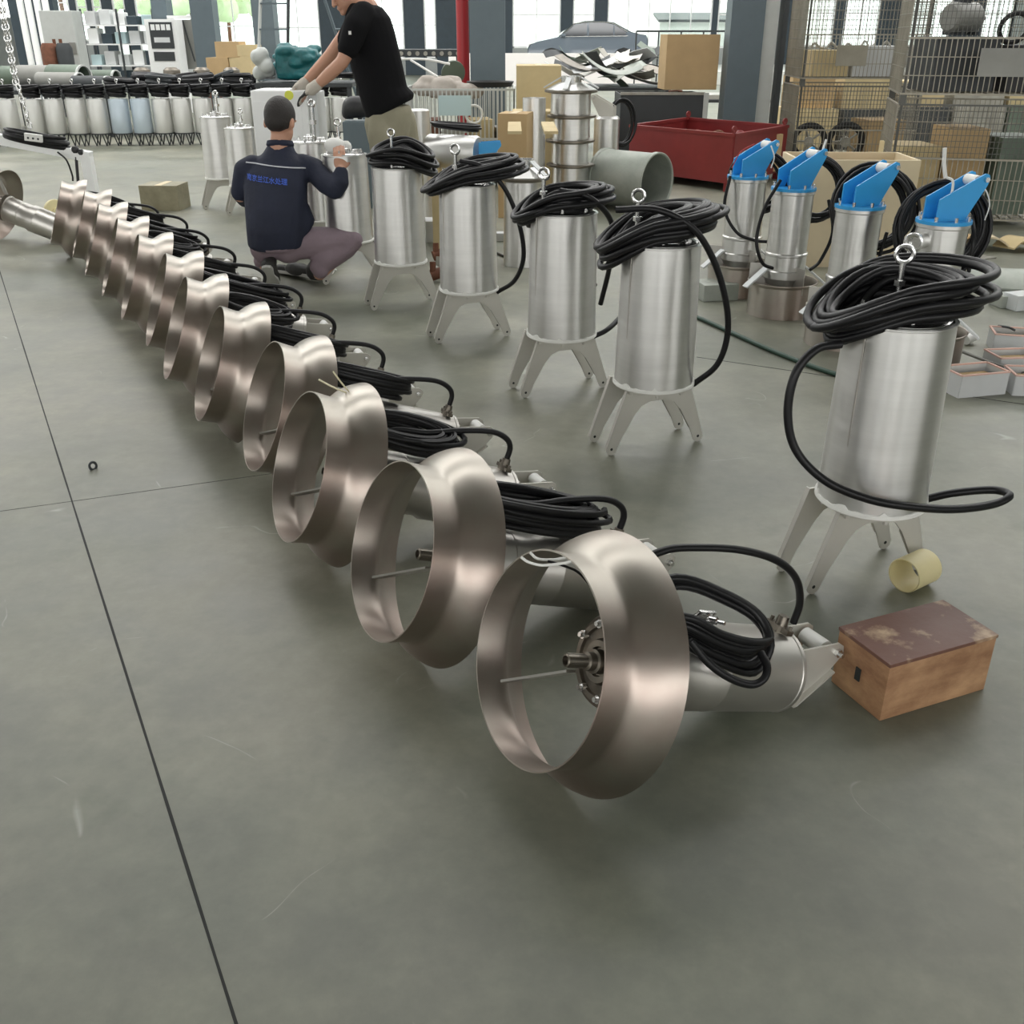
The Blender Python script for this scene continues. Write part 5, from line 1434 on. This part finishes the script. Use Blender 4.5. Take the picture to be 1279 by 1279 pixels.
# railing and dark canopy outside right
c0, c1 = at(795, 39, 31.6), at(935, 39, 31.6)
root = empty('metal_railing', (c0.x, 31.6, 0)); T(root, 'thin dark railing far back, right of the parked car', 'railing')
w = c1.x - c0.x; hz2 = c0.z
q = MB(); q.box((w / 2, 0, hz2), (w, .05, .05)); q.build('top_rail', M['dark_grey'], root, smooth=False)
for i in range(6): q = MB(); q.box((w * i / 5, 0, hz2 / 2), (.04, .04, hz2)); q.build('baluster', M['dark_grey'], root, smooth=False)
c0, c1 = at(822, 38, 48), at(945, 38, 48)
root = empty('dark_shed', ((c0.x + c1.x) / 2, 49.0, .35)); T(root, 'low dark blue-grey shed roof outside, right of the car', 'shed')
w = c1.x - c0.x
q = MB(); q.box((0, 0, .8), (w * .96, 1.6, 1.6)); q.build('shed_wall', M['outer_wall'], root, smooth=False)
q = MB(); q.prism([(-.95, 1.55), (.95, 1.85), (.95, 1.95), (-.95, 1.65)], -w / 2, w / 2, Matrix(((0, 0, 1, 0), (1, 0, 0, 0), (0, 1, 0, 0), (0, 0, 0, 1)))); q.build('roof', M['dark_grey'], root, smooth=False)
rr = random.Random(55)
def tree(x, y, h, r, label):
    root = empty('leafy_tree', (x, y, .34)); T(root, label, 'tree', 'leafy trees outside the windows')
    q = MB(); q.tube([V((0, 0, 0)), V((.05, 0, h * .3)), V((-.03, .05, h * .6))], .12, 8); q.build('trunk', M['rust'], root)
    q = MB()
    for i in range(16): 
        a = rr.uniform(0, 6.28); d = r * sqrt(rr.random()) * .8; q.sphere((d * cos(a), d * sin(a), h * rr.uniform(.35, .9)), r * rr.uniform(.35, .5), 10)
    remesh_build(q, 'crown', M['leaf'], root, voxel=.22, smooth=1)
TP = [(80, 60), (160, 60), (240, 60), (320, 60), (120, 67), (205, 67), (285, 67), (810, 84), (905, 84)]
wd = ['behind the tall grey cabinet', 'behind the white shelf', 'behind the grey board', 'behind the carton pile', 'further back between cabinet and shelf', 'further back behind the control cabinet', 'further back left of the carton pile', 'beyond the white outer wall, left', 'beyond the white outer wall, right']
for (px, y), t_ in zip(TP, wd):
    c = at(px, 30, y); tree(c.x, y, 6.5 if y < 80 else 10, 1.75 if y < 80 else 2.4, 'light green leafy tree outside, ' + t_)

# ------------------------------------------------------------------ people
def ell(mb, rings, seg=22):
    rows = []
    for c, rx, ry, yaw in rings:
        c = V(c); R = Matrix.Rotation(yaw, 3, 'Z')
        rows.append([c + R @ V((rx * cos(2 * pi * j / seg), ry * sin(2 * pi * j / seg), 0)) for j in range(seg)])
    return mb.quadmesh(rows, True, True, True)

def hand(mb, wrist, dirv, palm_n, s=1.0, curl=.5, side=1):
    """palm plus five fingers; dirv along the palm, palm_n out of the palm"""
    d = V(dirv).normalized(); n = V(palm_n); n = (n - d * n.dot(d)).normalized(); w = d.cross(n) * side
    R3 = Matrix((d, w, n)).transposed()
    mb.sphere(V(wrist) + d * .045 * s, .05 * s, 14, (1.0, .86, .36), R3)
    for i, (off, L_) in enumerate(((-.030, .066), (-.010, .078), (.011, .074), (.030, .058))):
        p = V(wrist) + (d * .085 + w * off) * s
        pts = [(p - d * .03 * s, .0095 * s)]
        dd = d.copy()
        for k in range(3):
            dd = (dd + n * curl * .55).normalized()
            p = p + dd * L_ * s / 2.6
            pts.append((p, (.0092 - .0009 * k) * s))
        mb.chain(pts, 8)
    p = V(wrist) + (d * .02 - w * .030) * s
    q1 = p + (d * .6 - w * .75 + n * .2).normalized() * .035 * s
    q2 = q1 + (d * .85 - w * .25 + n * .45).normalized() * .03 * s
    mb.chain([(p, .013 * s), (q1, .011 * s), (q2, .009 * s)], 8)

def head(mb, c, R3, s=1.0):
    c = V(c)
    def P(x, y, z): return c + R3 @ (V((x, y, z)) * s)
    mb.sphere(P(0, .005, .02), .1 * s, 20, (.76, .92, .95), R3)            # skull (face looks along -y)
    mb.sphere(P(0, -.028, -.045), .075 * s, 18, (.80, .84, .95), R3)         # jaw
    mb.sphere(P(0, -.075, -.095), .026 * s, 12, (1.1, .9, .8), R3)           # chin
    mb.capsule(P(0, -.093, .012), P(0, -.112, -.028), .010 * s, .015 * s, 10)  # nose
    mb.sphere(P(-.014, -.103, -.030), .010 * s, 8); mb.sphere(P(.014, -.103, -.030), .010 * s, 8)
    mb.sphere(P(0, -.092, -.058), .016 * s, 10, (1.6, .7, .42), R3); mb.sphere(P(0, -.089, -.069), .016 * s, 10, (1.4, .7, .45), R3)   # lips
    mb.capsule(P(-.045, -.080, .030), P(-.012, -.088, .028), .009 * s, .008 * s, 8); mb.capsule(P(.045, -.080, .030), P(.012, -.088, .028), .009 * s, .008 * s, 8)  # brows
    for s_ in (-1, 1):
        mb.sphere(P(s_ * .079, .012, -.012), .03 * s, 12, (.35, .62, 1.0), R3)
def face_bits(root, c, R3, s=1.0):
    c = V(c)
    def P(x, y, z): return c + R3 @ (V((x, y, z)) * s)
    for k in (-1, 1):
        q = MB(); q.sphere(P(k * .030, -.080, .010), .013 * s, 12); e = q.build('eye', M['white_plastic'], root)
        q = MB(); q.sphere(P(k * .030, -.089, .009), .006 * s, 10); q.build('iris', M['black'], e)

# crouching worker, seen from behind
root = empty('person', gr(365, 350)); T(root, 'person crouching with his back to the camera in navy work jacket with blue lettering', 'person')
ro = V(root.location)
def L(px, py, y): return at(px, py, y) - ro
body = MB()
hr = Matrix.Rotation(radians(165), 3, 'Z') @ Matrix.Rotation(radians(22), 3, 'X')
hc = L(350, 152, 6.43)
head(body, hc, hr, 1.12)
body.chain([(L(349, 192, 6.40), .062), (L(350, 168, 6.42), .056)])
sp = [(L(346, 300, 6.30), .12), (L(344, 262, 6.32), .11), (L(344, 225, 6.38), .12), (L(349, 195, 6.40), .06)]
body.chain(sp)
rs, re, rw = L(386, 210, 6.44), L(418, 236, 6.27), L(426, 212, 6.31)
body.chain([(L(349, 205, 6.40), .06), (rs, .055), (re, .042), (rw, .028)])
hand(body, rw, (L(423, 186, 6.36) - rw), V((-.1, 1, -.3)), .98, .45, side=1)
ls, le, lw = L(307, 212, 6.40), L(300, 244, 6.42), L(318, 250, 6.68)
body.chain([(L(349, 205, 6.40), .06), (ls, .055), (le, .042), (lw, .028)])
hand(body, lw, V((.5, .8, .1)), V((0, 0, 1)), .98, .5, side=-1)
hipR, kneeR, ankR = L(362, 306, 6.28), L(440, 300, 6.36), L(398, 328, 6.27)
hipL, kneeL, ankL = L(330, 306, 6.28), L(335, 302, 6.68), L(330, 330, 6.30)
ankR.z = .09; ankL.z = .14
body.chain([(hipR, .085), (kneeR, .055), (ankR, .04)]); body.chain([(hipL, .085), (kneeL, .055), (ankL, .04)])
bo = remesh_build(body, 'body', M['skin'], root, voxel=.0058, smooth=3)
# hair cap
q = MB()
def HP(x, y, z): return hc + hr @ (V((x, y, z)) * 1.12)
q.sphere(HP(0, .012, .030), .120, 24, (.76, .90, .93), hr)
q.sphere(HP(0, .040, -.005), .088, 20, (.88, .76, .80), hr)
hair = remesh_build(q, 'hair', M['hair'], root, voxel=.007, smooth=3)
# jacket
J = MB()
yw = radians(-8)
ell(J, [(L(346, 311, 6.27), .155, .14, yw), (L(346, 306, 6.27), .180, .155, yw), (L(346, 285, 6.28), .190, .158, yw), (L(345, 258, 6.31), .196, .15, yw), (L(344, 232, 6.35), .200, .135, yw),
        (L(344, 214, 6.38), .195, .12, yw), (L(347, 201, 6.40), .165, .10, yw), (L(349, 192, 6.41), .105, .085, yw), (L(350, 181, 6.43), .076, .074, yw)])
J.chain([(L(378, 207, 6.42), .072), (L(392, 212, 6.41), .072), (L(408, 229, 6.32), .068), (L(418, 236, 6.28), .062), (L(425, 228, 6.29), .054), (L(426, 216, 6.31), .044)])
J.chain([(L(316, 208, 6.40), .070), (L(306, 213, 6.40), .068), (L(300, 240, 6.42), .058), (L(306, 248, 6.54), .055), (L(316, 250, 6.66), .044)])
for (px, py, y, rr_) in ((390, 262, 6.25, .02), (345, 275, 6.15, .0)):
    if rr_: J.chain([(L(378, 262, 6.30), .05), (L(384, 275, 6.28), .045), (L(376, 288, 6.26), .05)])
jk = remesh_build(J, 'work_jacket', M['navy_cloth'], root, voxel=.010, smooth=5)
q = MB(); q.lathe([(.078, -.012), (.084, .0), (.078, .022), (.070, .022), (.072, 0), (.070, -.012)], L(350, 181, 6.43), (0, .2, 1), 32, closed=True); q.build('collar', M['navy_cloth'], jk)
# piping and lettering follow the back: project onto the jacket mesh
dg = bpy.context.evaluated_depsgraph_get()
def on_back(pt, off=.004):
    p = V(pt); ok, loc, nrm, idx = jk.ray_cast(V((p.x, p.y - 1.0, p.z)), V((0, 1, 0)))
    return (loc + V((0, -off, 0))) if ok else p
pts = [on_back(L(px, 206 + (px - 299) * .098, 6.2), .002) for px in range(300, 377, 4)]
q = MB(); q.tube(pts, .0042, 6); q.build('piping', M['reflective'], jk)
f = bpy.data.curves.new('lettering_curve', 'FONT'); f.body = '南京兰江水处理'; f.size = .078; f.align_x = 'CENTER'; f.extrude = .0
fo = bpy.data.objects.new('lettering_tmp', f); COL.objects.link(fo)
dg = bpy.context.evaluated_depsgraph_get()
me = bpy.data.meshes.new_from_object(fo.evaluated_get(dg)); bpy.data.objects.remove(fo)
xs = [v.co.x for v in me.vertices]
wx = (max(xs) - min(xs)) or 1
a_, b_ = L(303, 223, 6.2), L(357, 228, 6.2)
sc = (b_.x - a_.x) / wx; cen = (a_ + b_) / 2
bm = bmesh.new(); bm.from_mesh(me)
bmesh.ops.subdivide_edges(bm, edges=[e for e in bm.edges if e.calc_length() > .03], cuts=2)
for v in bm.verts:
    x = v.co.x * sc; z = (v.co.y - .03) * sc
    v.co = on_back(V((cen.x + x, cen.y, cen.z + z - x * .10)), .005)
bmesh.ops.solidify(bm, geom=bm.faces[:], thickness=.002)
bm.to_mesh(me); bm.free(); me.name = 'back_lettering'; me.materials.clear(); me.materials.append(M['logo_blue'])
lo = bpy.data.objects.new('back_lettering', me); COL.objects.link(lo); lo.parent = jk
# trousers
TR = MB()
ell(TR, [(L(346, 312, 6.25), .14, .12, yw), (L(346, 307, 6.26), .170, .145, yw), (L(346, 298, 6.27), .168, .145, yw)])
TR.sphere(L(332, 309, 6.26), .10, 16); TR.sphere(L(360, 309, 6.26), .10, 16)
TR.chain([(L(362, 306, 6.28), .098), (L(400, 302, 6.32), .094), (L(440, 299, 6.36), .070), (L(432, 310, 6.34), .066), (L(405, 326, 6.29), .074), (L(398, 333, 6.27), .058), (L(400, 338, 6.26), .052)])
TR.chain([(L(332, 306, 6.30), .098), (L(333, 304, 6.50), .09), (L(335, 300, 6.68), .072), (L(334, 316, 6.50), .065), (L(331, 322, 6.40), .064), (L(329, 326, 6.32), .062)])
for v in TR.bm.verts:
    if v.co.z < .05: v.co.z = .05
remesh_build(TR, 'trousers', M['mauve'], root, voxel=.010, smooth=5)
def shoe(parent, heel, toe, up, m, s=1.0, nm='shoe'):
    heel, toe = V(heel), V(toe); d = (toe - heel).normalized(); u = V(up); u = (u - d * u.dot(d)).normalized(); w = d.cross(u)
    R3 = Matrix((d, w, u)).transposed(); Lf = (toe - heel).length
    q = MB(); q.sphere(heel + d * .05 + u * .045, .05 * s, 14, (1, .82, .9), R3).sphere(heel + d * Lf * .5 + u * .035, .05 * s, 14, (1.8, .80, .68), R3).sphere(heel + d * (Lf - .05) + u * .028, .05, 14, (1.1, .92, .56), R3)
    q.chain([(heel + d * .055 + u * .05, .043), (heel + d * .05 + u * .09, .043)])
    so = remesh_build(q, nm, m, parent, voxel=.007, smooth=3)
    q = MB(); n_ = 20; out = []
    prof = [(0.0, .0), (.01, .028), (.05, .036), (.11, .030), (.17, .040), (.22, .042), (.26, .030), (.275, .0)]
    pl = [(x, y) for x, y in prof] + [(x, -y) for x, y in reversed(prof[1:-1])]
    F = Matrix(((d.x, w.x, u.x, heel.x), (d.y, w.y, u.y, heel.y), (d.z, w.z, u.z, heel.z), (0, 0, 0, 1)))
    q.prism([(x * Lf / .275, y) for x, y in pl], -.004, .016, F); q.build('sole', M['shoe_sole'], so)
hR = gr(400, 354) - ro; tR = gr(346, 341) - ro
shoe(root, hR + V((.0, .0, .03)), tR + V((.0, .0, .008)), (0.1, .25, 1), M['shoe'], 1.45)
hL = L(331, 326, 6.10); hL.z = .17
shoe(root, hL, hL + V((.02, .10, -.15)), (0, 1, .55), M['shoe'], 1.2)

# standing man leaning on the cabinet
YS = 7.75
gx = at(482, 120, YS).x
root = empty('person', (gx, YS, 0)); T(root, 'person standing in black T-shirt and khaki trousers, gloved hands on the white cabinet', 'person')
ro = V(root.location)
body = MB()
hr = Matrix.Rotation(radians(-62), 3, 'Z') @ Matrix.Rotation(radians(28), 3, 'X')
hc = L(431, -9, YS)
head(body, hc, hr, 1.02)
body.chain([(L(456, 12, YS), .07), (L(444, -2, YS), .058)])
body.chain([(L(456, 14, YS), .10), (L(462, 45, YS), .13), (L(474, 90, YS), .12), (L(484, 130, YS), .10)])
s1, e1, w1 = L(444, 30, YS - .17), L(427, 78, YS - .22), L(394, 108, YS - .16)
s2, e2, w2 = L(446, 26, YS + .16), L(412, 70, YS + .16), L(378, 106, YS + .10)
body.chain([(L(456, 18, YS), .07), (s1, .062), (L(437, 58, YS - .20), .052), (e1, .046), (L(410, 94, YS - .19), .044), (w1, .031)])
body.chain([(L(456, 18, YS), .07), (s2, .062), (e2, .046), (w2, .031)])
hand(body, w1, L(372, 124, YS - .1) - w1, V((-.3, .3, -1)), .95, .35, side=1)
hand(body, w2, L(366, 118, YS + .1) - w2, V((-.3, -.3, -1)), .95, .35, side=-1)
HZ = L(480, 140, YS).z
for sx, sy in ((-.02, -.10), (.10, .10)):
    body.chain([(V((sx, sy * .6, HZ - .06)), .08), (V((sx * 1.2 + .02, sy * 1.2, .46)), .062), (V((sx * 1.3, sy * 1.2, .10)), .045)])
remesh_build(body, 'body', M['skin'], root, voxel=.0058, smooth=3)
q = MB(); q.sphere(hc + hr @ V((0, .020, .040)), .108, 22, (.77, .90, .85), hr).sphere(hc + hr @ V((0, .055, -.01)), .075, 18, (.9, .7, .9), hr)
remesh_build(q, 'hair', M['hair'], root, voxel=.008, smooth=3)
face_bits(root, hc, hr, 1.02)
J = MB(); yw = radians(-25)
ell(J, [(L(488, 138, YS), .172, .15, yw), (L(487, 132, YS), .186, .165, yw), (L(477, 108, YS), .190, .155, yw), (L(471, 85, YS), .200, .15, yw), (L(466, 62, YS), .196, .15, yw), (L(462, 40, YS), .185, .15, yw), (L(459, 22, YS), .165, .145, yw),
        (L(456, 10, YS), .125, .12, yw), (L(452, 4, YS), .082, .082, yw)])
J.chain([(L(454, 20, YS - .10), .095), (L(445, 32, YS - .17), .088), (L(438, 52, YS - .19), .080), (L(435, 60, YS - .20), .074)])
J.chain([(L(454, 20, YS + .10), .095), (L(445, 30, YS + .15), .085), (L(432, 52, YS + .16), .074)])
for v in J.bm.verts:   # the hem is lower in front
    if v.co.z < L(486, 126, YS).z: v.co.z += v.co.x * .45 - .01 
remesh_build(J, 't_shirt', M['tshirt'], root, voxel=.010, smooth=5)
TR = MB()
ell(TR, [(V((.00, 0, HZ - .22)), .15, .13, yw), (V((.00, 0, HZ - .08)), .175, .15, yw), (V((.02, 0, HZ + .01)), .172, .14, yw), (V((.03, 0, HZ + .05)), .15, .12, yw)])
for sx, sy in ((-.03, -.10), (.11, .10)):
    TR.chain([(V((sx, sy * .6, HZ - .06)), .095), (V((sx, sy * .9, HZ - .15)), .105), (V((sx * 1.2 + .02, sy * 1.2, .46)), .092), (V((sx * 1.3, sy * 1.2, .10)), .078)])
remesh_build(TR, 'trousers', M['khaki'], root, voxel=.011, smooth=5)
for sx, sy in ((-.03, -.12), (.13, .12)):
    shoe(root, V((sx + .08, sy, .004)), V((sx - .19, sy - .05, .004)), (0, 0, 1), M['shoe'])
# gloves over the hands
for (w_, tgt, n_, sd) in ((w1, L(372, 124, YS - .1), V((-.3, .3, -1)), 1), (w2, L(366, 118, YS + .1), V((-.3, -.3, -1)), -1)):
    q = MB(); d = (tgt - w_).normalized(); hand(q, w_ , tgt - w_, n_, 1.12, .35, side=sd); q.chain([(w_ - d * .02, .040), (w_ + d * .04, .042)])
    g = remesh_build(q, 'work_glove', M['glove'], root, voxel=.0058, smooth=2)
    q = MB(); hand(q, w_ + d * .012, tgt - w_, n_, 1.15, .36, side=sd)
    for v in q.bm.verts:
        if (v.co - w_).dot(d) < .075: v.co += d * (.075 - (v.co - w_).dot(d)) * .98
    remesh_build(q, 'palm_coating', M['glove_black'], g, voxel=.0058, smooth=2)
c = L(438, 40, YS - .31); q = MB(); q.box(L(437, 41, YS - .285), (.018, .004, .022), .3); q.build('chest_logo', M['white_plastic'], root)

# ------------------------------------------------------------------ the hall
def slab(name, c, size, m, rot=0.0, kind='structure', bevel=0):
    q = MB(); q.box((0, 0, 0), size, None, bevel)
    o = q.build(name, m, None, smooth=False); o.location = c; o.rotation_euler = (0, 0, rot)
    return tag(o, kind=kind)
XL, XR, YB, YF, ZC = -19.0, 19.0, 42.0, -8.0, 8.0
slab('floor', ((XL + XR) / 2, (YB + YF) / 2, -.1), (XR - XL, YB - YF, .2), M['floor'])
# expansion joints cut in the floor
def joint(name, p0, p1, w):
    p0, p1 = V((*p0, 0)), V((*p1, 0)); d = (p1 - p0); n = V((-d.y, d.x, 0)).normalized() * w / 2
    q = MB(); z = V((0, 0, .0006)); rows = []
    k = 60; rr = random.Random(2)
    for i in range(k + 1):
        p = p0 + d * i / k; f = rr.uniform(.8, 1.25)
        rows.append([p - n * f, p + n * f, p + n * f + z, p - n * f + z])
    q.quadmesh(rows, True, True, True)
    return tag(q.build(name, M['joint'], None, smooth=False), kind='structure')
u = (V((-.448, 1.092)) - V((-3.454, 6.736))).normalized()
joint('trim_1', V((-3.454, 6.736)) - u * 3.2, V((-.448, 1.092)) + u * 3, .0055)
joint('trim_2', (-1.95, 2.93), (-.86, 3.34), .0022)
joint('trim_3', gr(870, 446)[:2], gr(1279, 505)[:2] , .006)

# walls
slab('wall_left', (XL - .1, 17, 1.0), (.2, 50, 2.0), M['wall'])
slab('wall_left.001', (XL - .1, 17, 5.8), (.2, 50, 4.4), M['wall'])
for i in range(12):
    slab('wall_left.%03d' % (i + 2), (XL - .1, -7.5 + i * 4.6, 2.8), (.2, 1.0, 1.6), M['wall'])
slab('wall_right', (XR + .1, 17, 4), (.2, 50, 8), M['wall'])
slab('wall_front', (0, YF - .1, .6), (38, .2, 1.2), M['wall'])
slab('wall_front.001', (0, YF - .1, 6.4), (38, .2, 3.2), M['wall'])
for i in range(8):
    slab('wall_front.%03d' % (i + 2), (-18.7 + i * 5.34, YF - .1, 3.0), (.7, .2, 3.6), M['wall'])
# ceiling, with gaps added for the unseen fill lamps
for i, (y0, y1) in enumerate(((-8, 6.5), (8.5, 13), (15.5, 20), (22.5, 30), (32.5, 42))):
    slab('ceiling' if i == 0 else 'ceiling.%03d' % i, (0, (y0 + y1) / 2, ZC + .1), (38, y1 - y0, .2), M['pipe_grey'])

# back wall: low sill, dark blue panels between the window bays
def bx(px, Y=YB): return at(px, 40, Y).x
sill = {}
BAYS = [(66, 92, 1.35), (100, 114, 1.2), (120, 132, 1.2), (145, 161, .6), (173, 198, .6), (213, 248, .6), (265, 320, .55), (345, 400, .5), (452, 505, .6),
        (530, 545, .6), (640, 700, .95), (715, 742, .95), (758, 888, .95), (895, 925, .95), (1000, 1040, 1.0), (1052, 1096, 1.0), (1130, 1185, 1.0), (1225, 1262, 1.0), (1310, 1500, 1.0)]
edges = [XL]
wn = 0
prev = XL
for i, (p0, p1, sl) in enumerate(BAYS):
    x0, x1 = max(XL, bx(p0)), min(XR, bx(p1))
    if x0 - prev > .02:
        slab('wall_back' if i == 0 else 'wall_back.%03d' % (i + 1), ((prev + x0) / 2, YB + .1, 4), (x0 - prev, .24, 8), M['wall'] if i in (0, 7) else M['navy'])
    slab('baseboard_back' if i == 0 else 'baseboard_back.%03d' % i, ((x0 + x1) / 2, YB + .1, sl / 2), (x1 - x0, .2, sl), M['wall'])
    slab('wall_back.%03d' % (i + 60), ((x0 + x1) / 2, YB + .1, 7.2), (x1 - x0, .2, 1.6), M['wall'])
    # framed window with mullions
    wn += 1
    root = empty('window_%d' % wn, ((x0 + x1) / 2, YB + .05, sl), kind='structure')
    w = x1 - x0; h = 6.4 - sl
    q = MB(); f = .06
    q.box((-w / 2 + f / 2, 0, h / 2), (f, .08, h)).box((w / 2 - f / 2, 0, h / 2), (f, .08, h)).box((0, 0, f / 2), (w, .08, f))
    n = max(1, round(w / .75))
    for k in range(1, n): q.box((-w / 2 + k * w / n, 0, h / 2), (.04, .06, h))
    for zz in (1.15, 2.4, 3.6):
        if not 755 < p0 < 760: q.box((0, 0, zz), (w, .05, .045))
    q.build('window_frame', M['frame_white'], root, smooth=False)
    q = MB(); q.box((0, .01, h / 2), (w - .06, .008, h - .04)); q.build('window_pane', M['glass'], root, smooth=False)
    prev = x1
slab('wall_back.090', ((prev + XR) / 2, YB + .1, 4), (max(.05, XR - prev), .24, 8), M['navy'])
# outside
slab('ground_outside', (0, 72, .25), (180, 59, .2), M['yard'])
slab('floor.001', (6.0, 38.0, .19), (16, 8.0, .378), M['yard'])
o = slab('wall_outside', (10.2, 78, 2.0), (24, .4, 4.3), M['outer_wall'])

# columns
def column(name, px, py, Y, w, d, m, h=ZC, kind='structure'):
    c = at(px, py, Y)
    return slab(name, (c.x, Y, h / 2), (w, d, h), m, kind=kind)
q = MB()
def hcol(name, x, y, w, d, m, fl=.03):
    r = MB(); r.box((0, -d / 2 + fl / 2, ZC / 2), (w, fl, ZC)).box((0, d / 2 - fl / 2, ZC / 2), (w, fl, ZC)).box((0, 0, ZC / 2), (fl, d - 2 * fl, ZC))
    o = r.build(name, m, None, smooth=False); o.location = (x, y, 0)
    return tag(o, kind='structure')
c = at(609, 60, 12.5); slab('column_1', (c.x, 12.7, ZC / 2), (.40, .40, ZC), M['pillar'])
for n_, px, Y, w in (('column_2', 257, 21, .42), ('column_3', 332, 20, .38), ('column_5', 205, 22, .30)):
    c = at(px, 30, Y); slab(n_, (c.x, Y, ZC / 2), (w, .4, ZC), M['pillar'])
c = at(934, 60, 13.0)
slab('column_6', (c.x + .02, 13.4, ZC / 2), (.40, .35, ZC), M['pillar'])
c = at(966, 60, 13.0)
slab('column_7', (c.x - .03, 13.45, ZC / 2), (.26, .30, ZC), M['pillar_white'])
c = at(984, 60, 13.0)
slab('column_8', (c.x, 13.35, ZC / 2), (.06, .2, ZC), M['dark_grey'])

# ------------------------------------------------------------------ light
W = bpy.data.worlds.new('overcast_sky'); scene.world = W
W.use_nodes = True
bg = W.node_tree.nodes['Background']
bg.inputs[0].default_value = (1.0, .995, .975, 1)
bg.inputs[1].default_value = 3.8
def area(name, loc, rot, sx, sy, e, col=(1, 1, 1)):
    l = bpy.data.lights.new(name, 'AREA'); l.shape = 'RECTANGLE'; l.size = sx; l.size_y = sy; l.energy = e; l.color = col
    o = bpy.data.objects.new(name, l); COL.objects.link(o); o.location = loc; o.rotation_euler = rot
    return o
def ceiling_fill(y, w, e):  # unseen fill lamps added in the ceiling gaps to brighten the hall
    area('added_ceiling_lamp', (0, y, ZC + .05), (0, 0, 0), 32, w, e, (1, .995, .98))
ceiling_fill(7.5, 2.0, 80)
ceiling_fill(14.25, 2.5, 700)
ceiling_fill(21.25, 2.5, 1000)
ceiling_fill(31.25, 2.5, 1300)
area('back_daylight', (0, YB + .5, 3.4), (-pi / 2, 0, 0), 33, 5.6, 1, (1, 1, 1)).data.cycles.is_portal = True
area('front_daylight', (0, YF - .25, 3), (pi / 2, 0, 0), 33, 3.6, 1, (1, 1, 1)).data.cycles.is_portal = True
area('left_daylight', (XL - .25, 17, 2.8), (0, -pi / 2, 0), 1.6, 49, 1, (1, 1, 1)).data.cycles.is_portal = True
scene.view_settings.view_transform = 'Standard'
scene.view_settings.look = 'None'
scene.view_settings.gamma = 1
scene.view_settings.use_curve_mapping = False
scene.view_settings.exposure = 0.2
try:
    scene.cycles.use_denoising = True
    scene.cycles.max_bounces = 8
    scene.cycles.sample_clamp_indirect = 6
except Exception: pass

for i, px in enumerate((30, 40, 51, 61)):
    c = at(px, 30, 24.0); zb = at(px, 52 if i % 2 else 58, 24.0).z
    q = MB(); q.lathe([(0, 0), (.07, 0), (.07, 7.99 - 0), (0, 7.99)], (c.x, 24.0, 0), seg=12, cap=False)
    T(q.build('white_conduit', M['frame_white'], None), 'vertical white conduit at far left, ' + ['leftmost', 'second from left', 'third from left', 'rightmost'][i] + ' of four', 'pipe', 'white conduits at far left')
q = MB(); c = at(46, 30, 25.0); q.box((c.x, 25.0, 3.0), (1.0, .3, 6.0)); T(q.build('blue_partition', M['navy'], None, smooth=False), 'tall dark blue partition behind the white conduits at far left', 'partition')
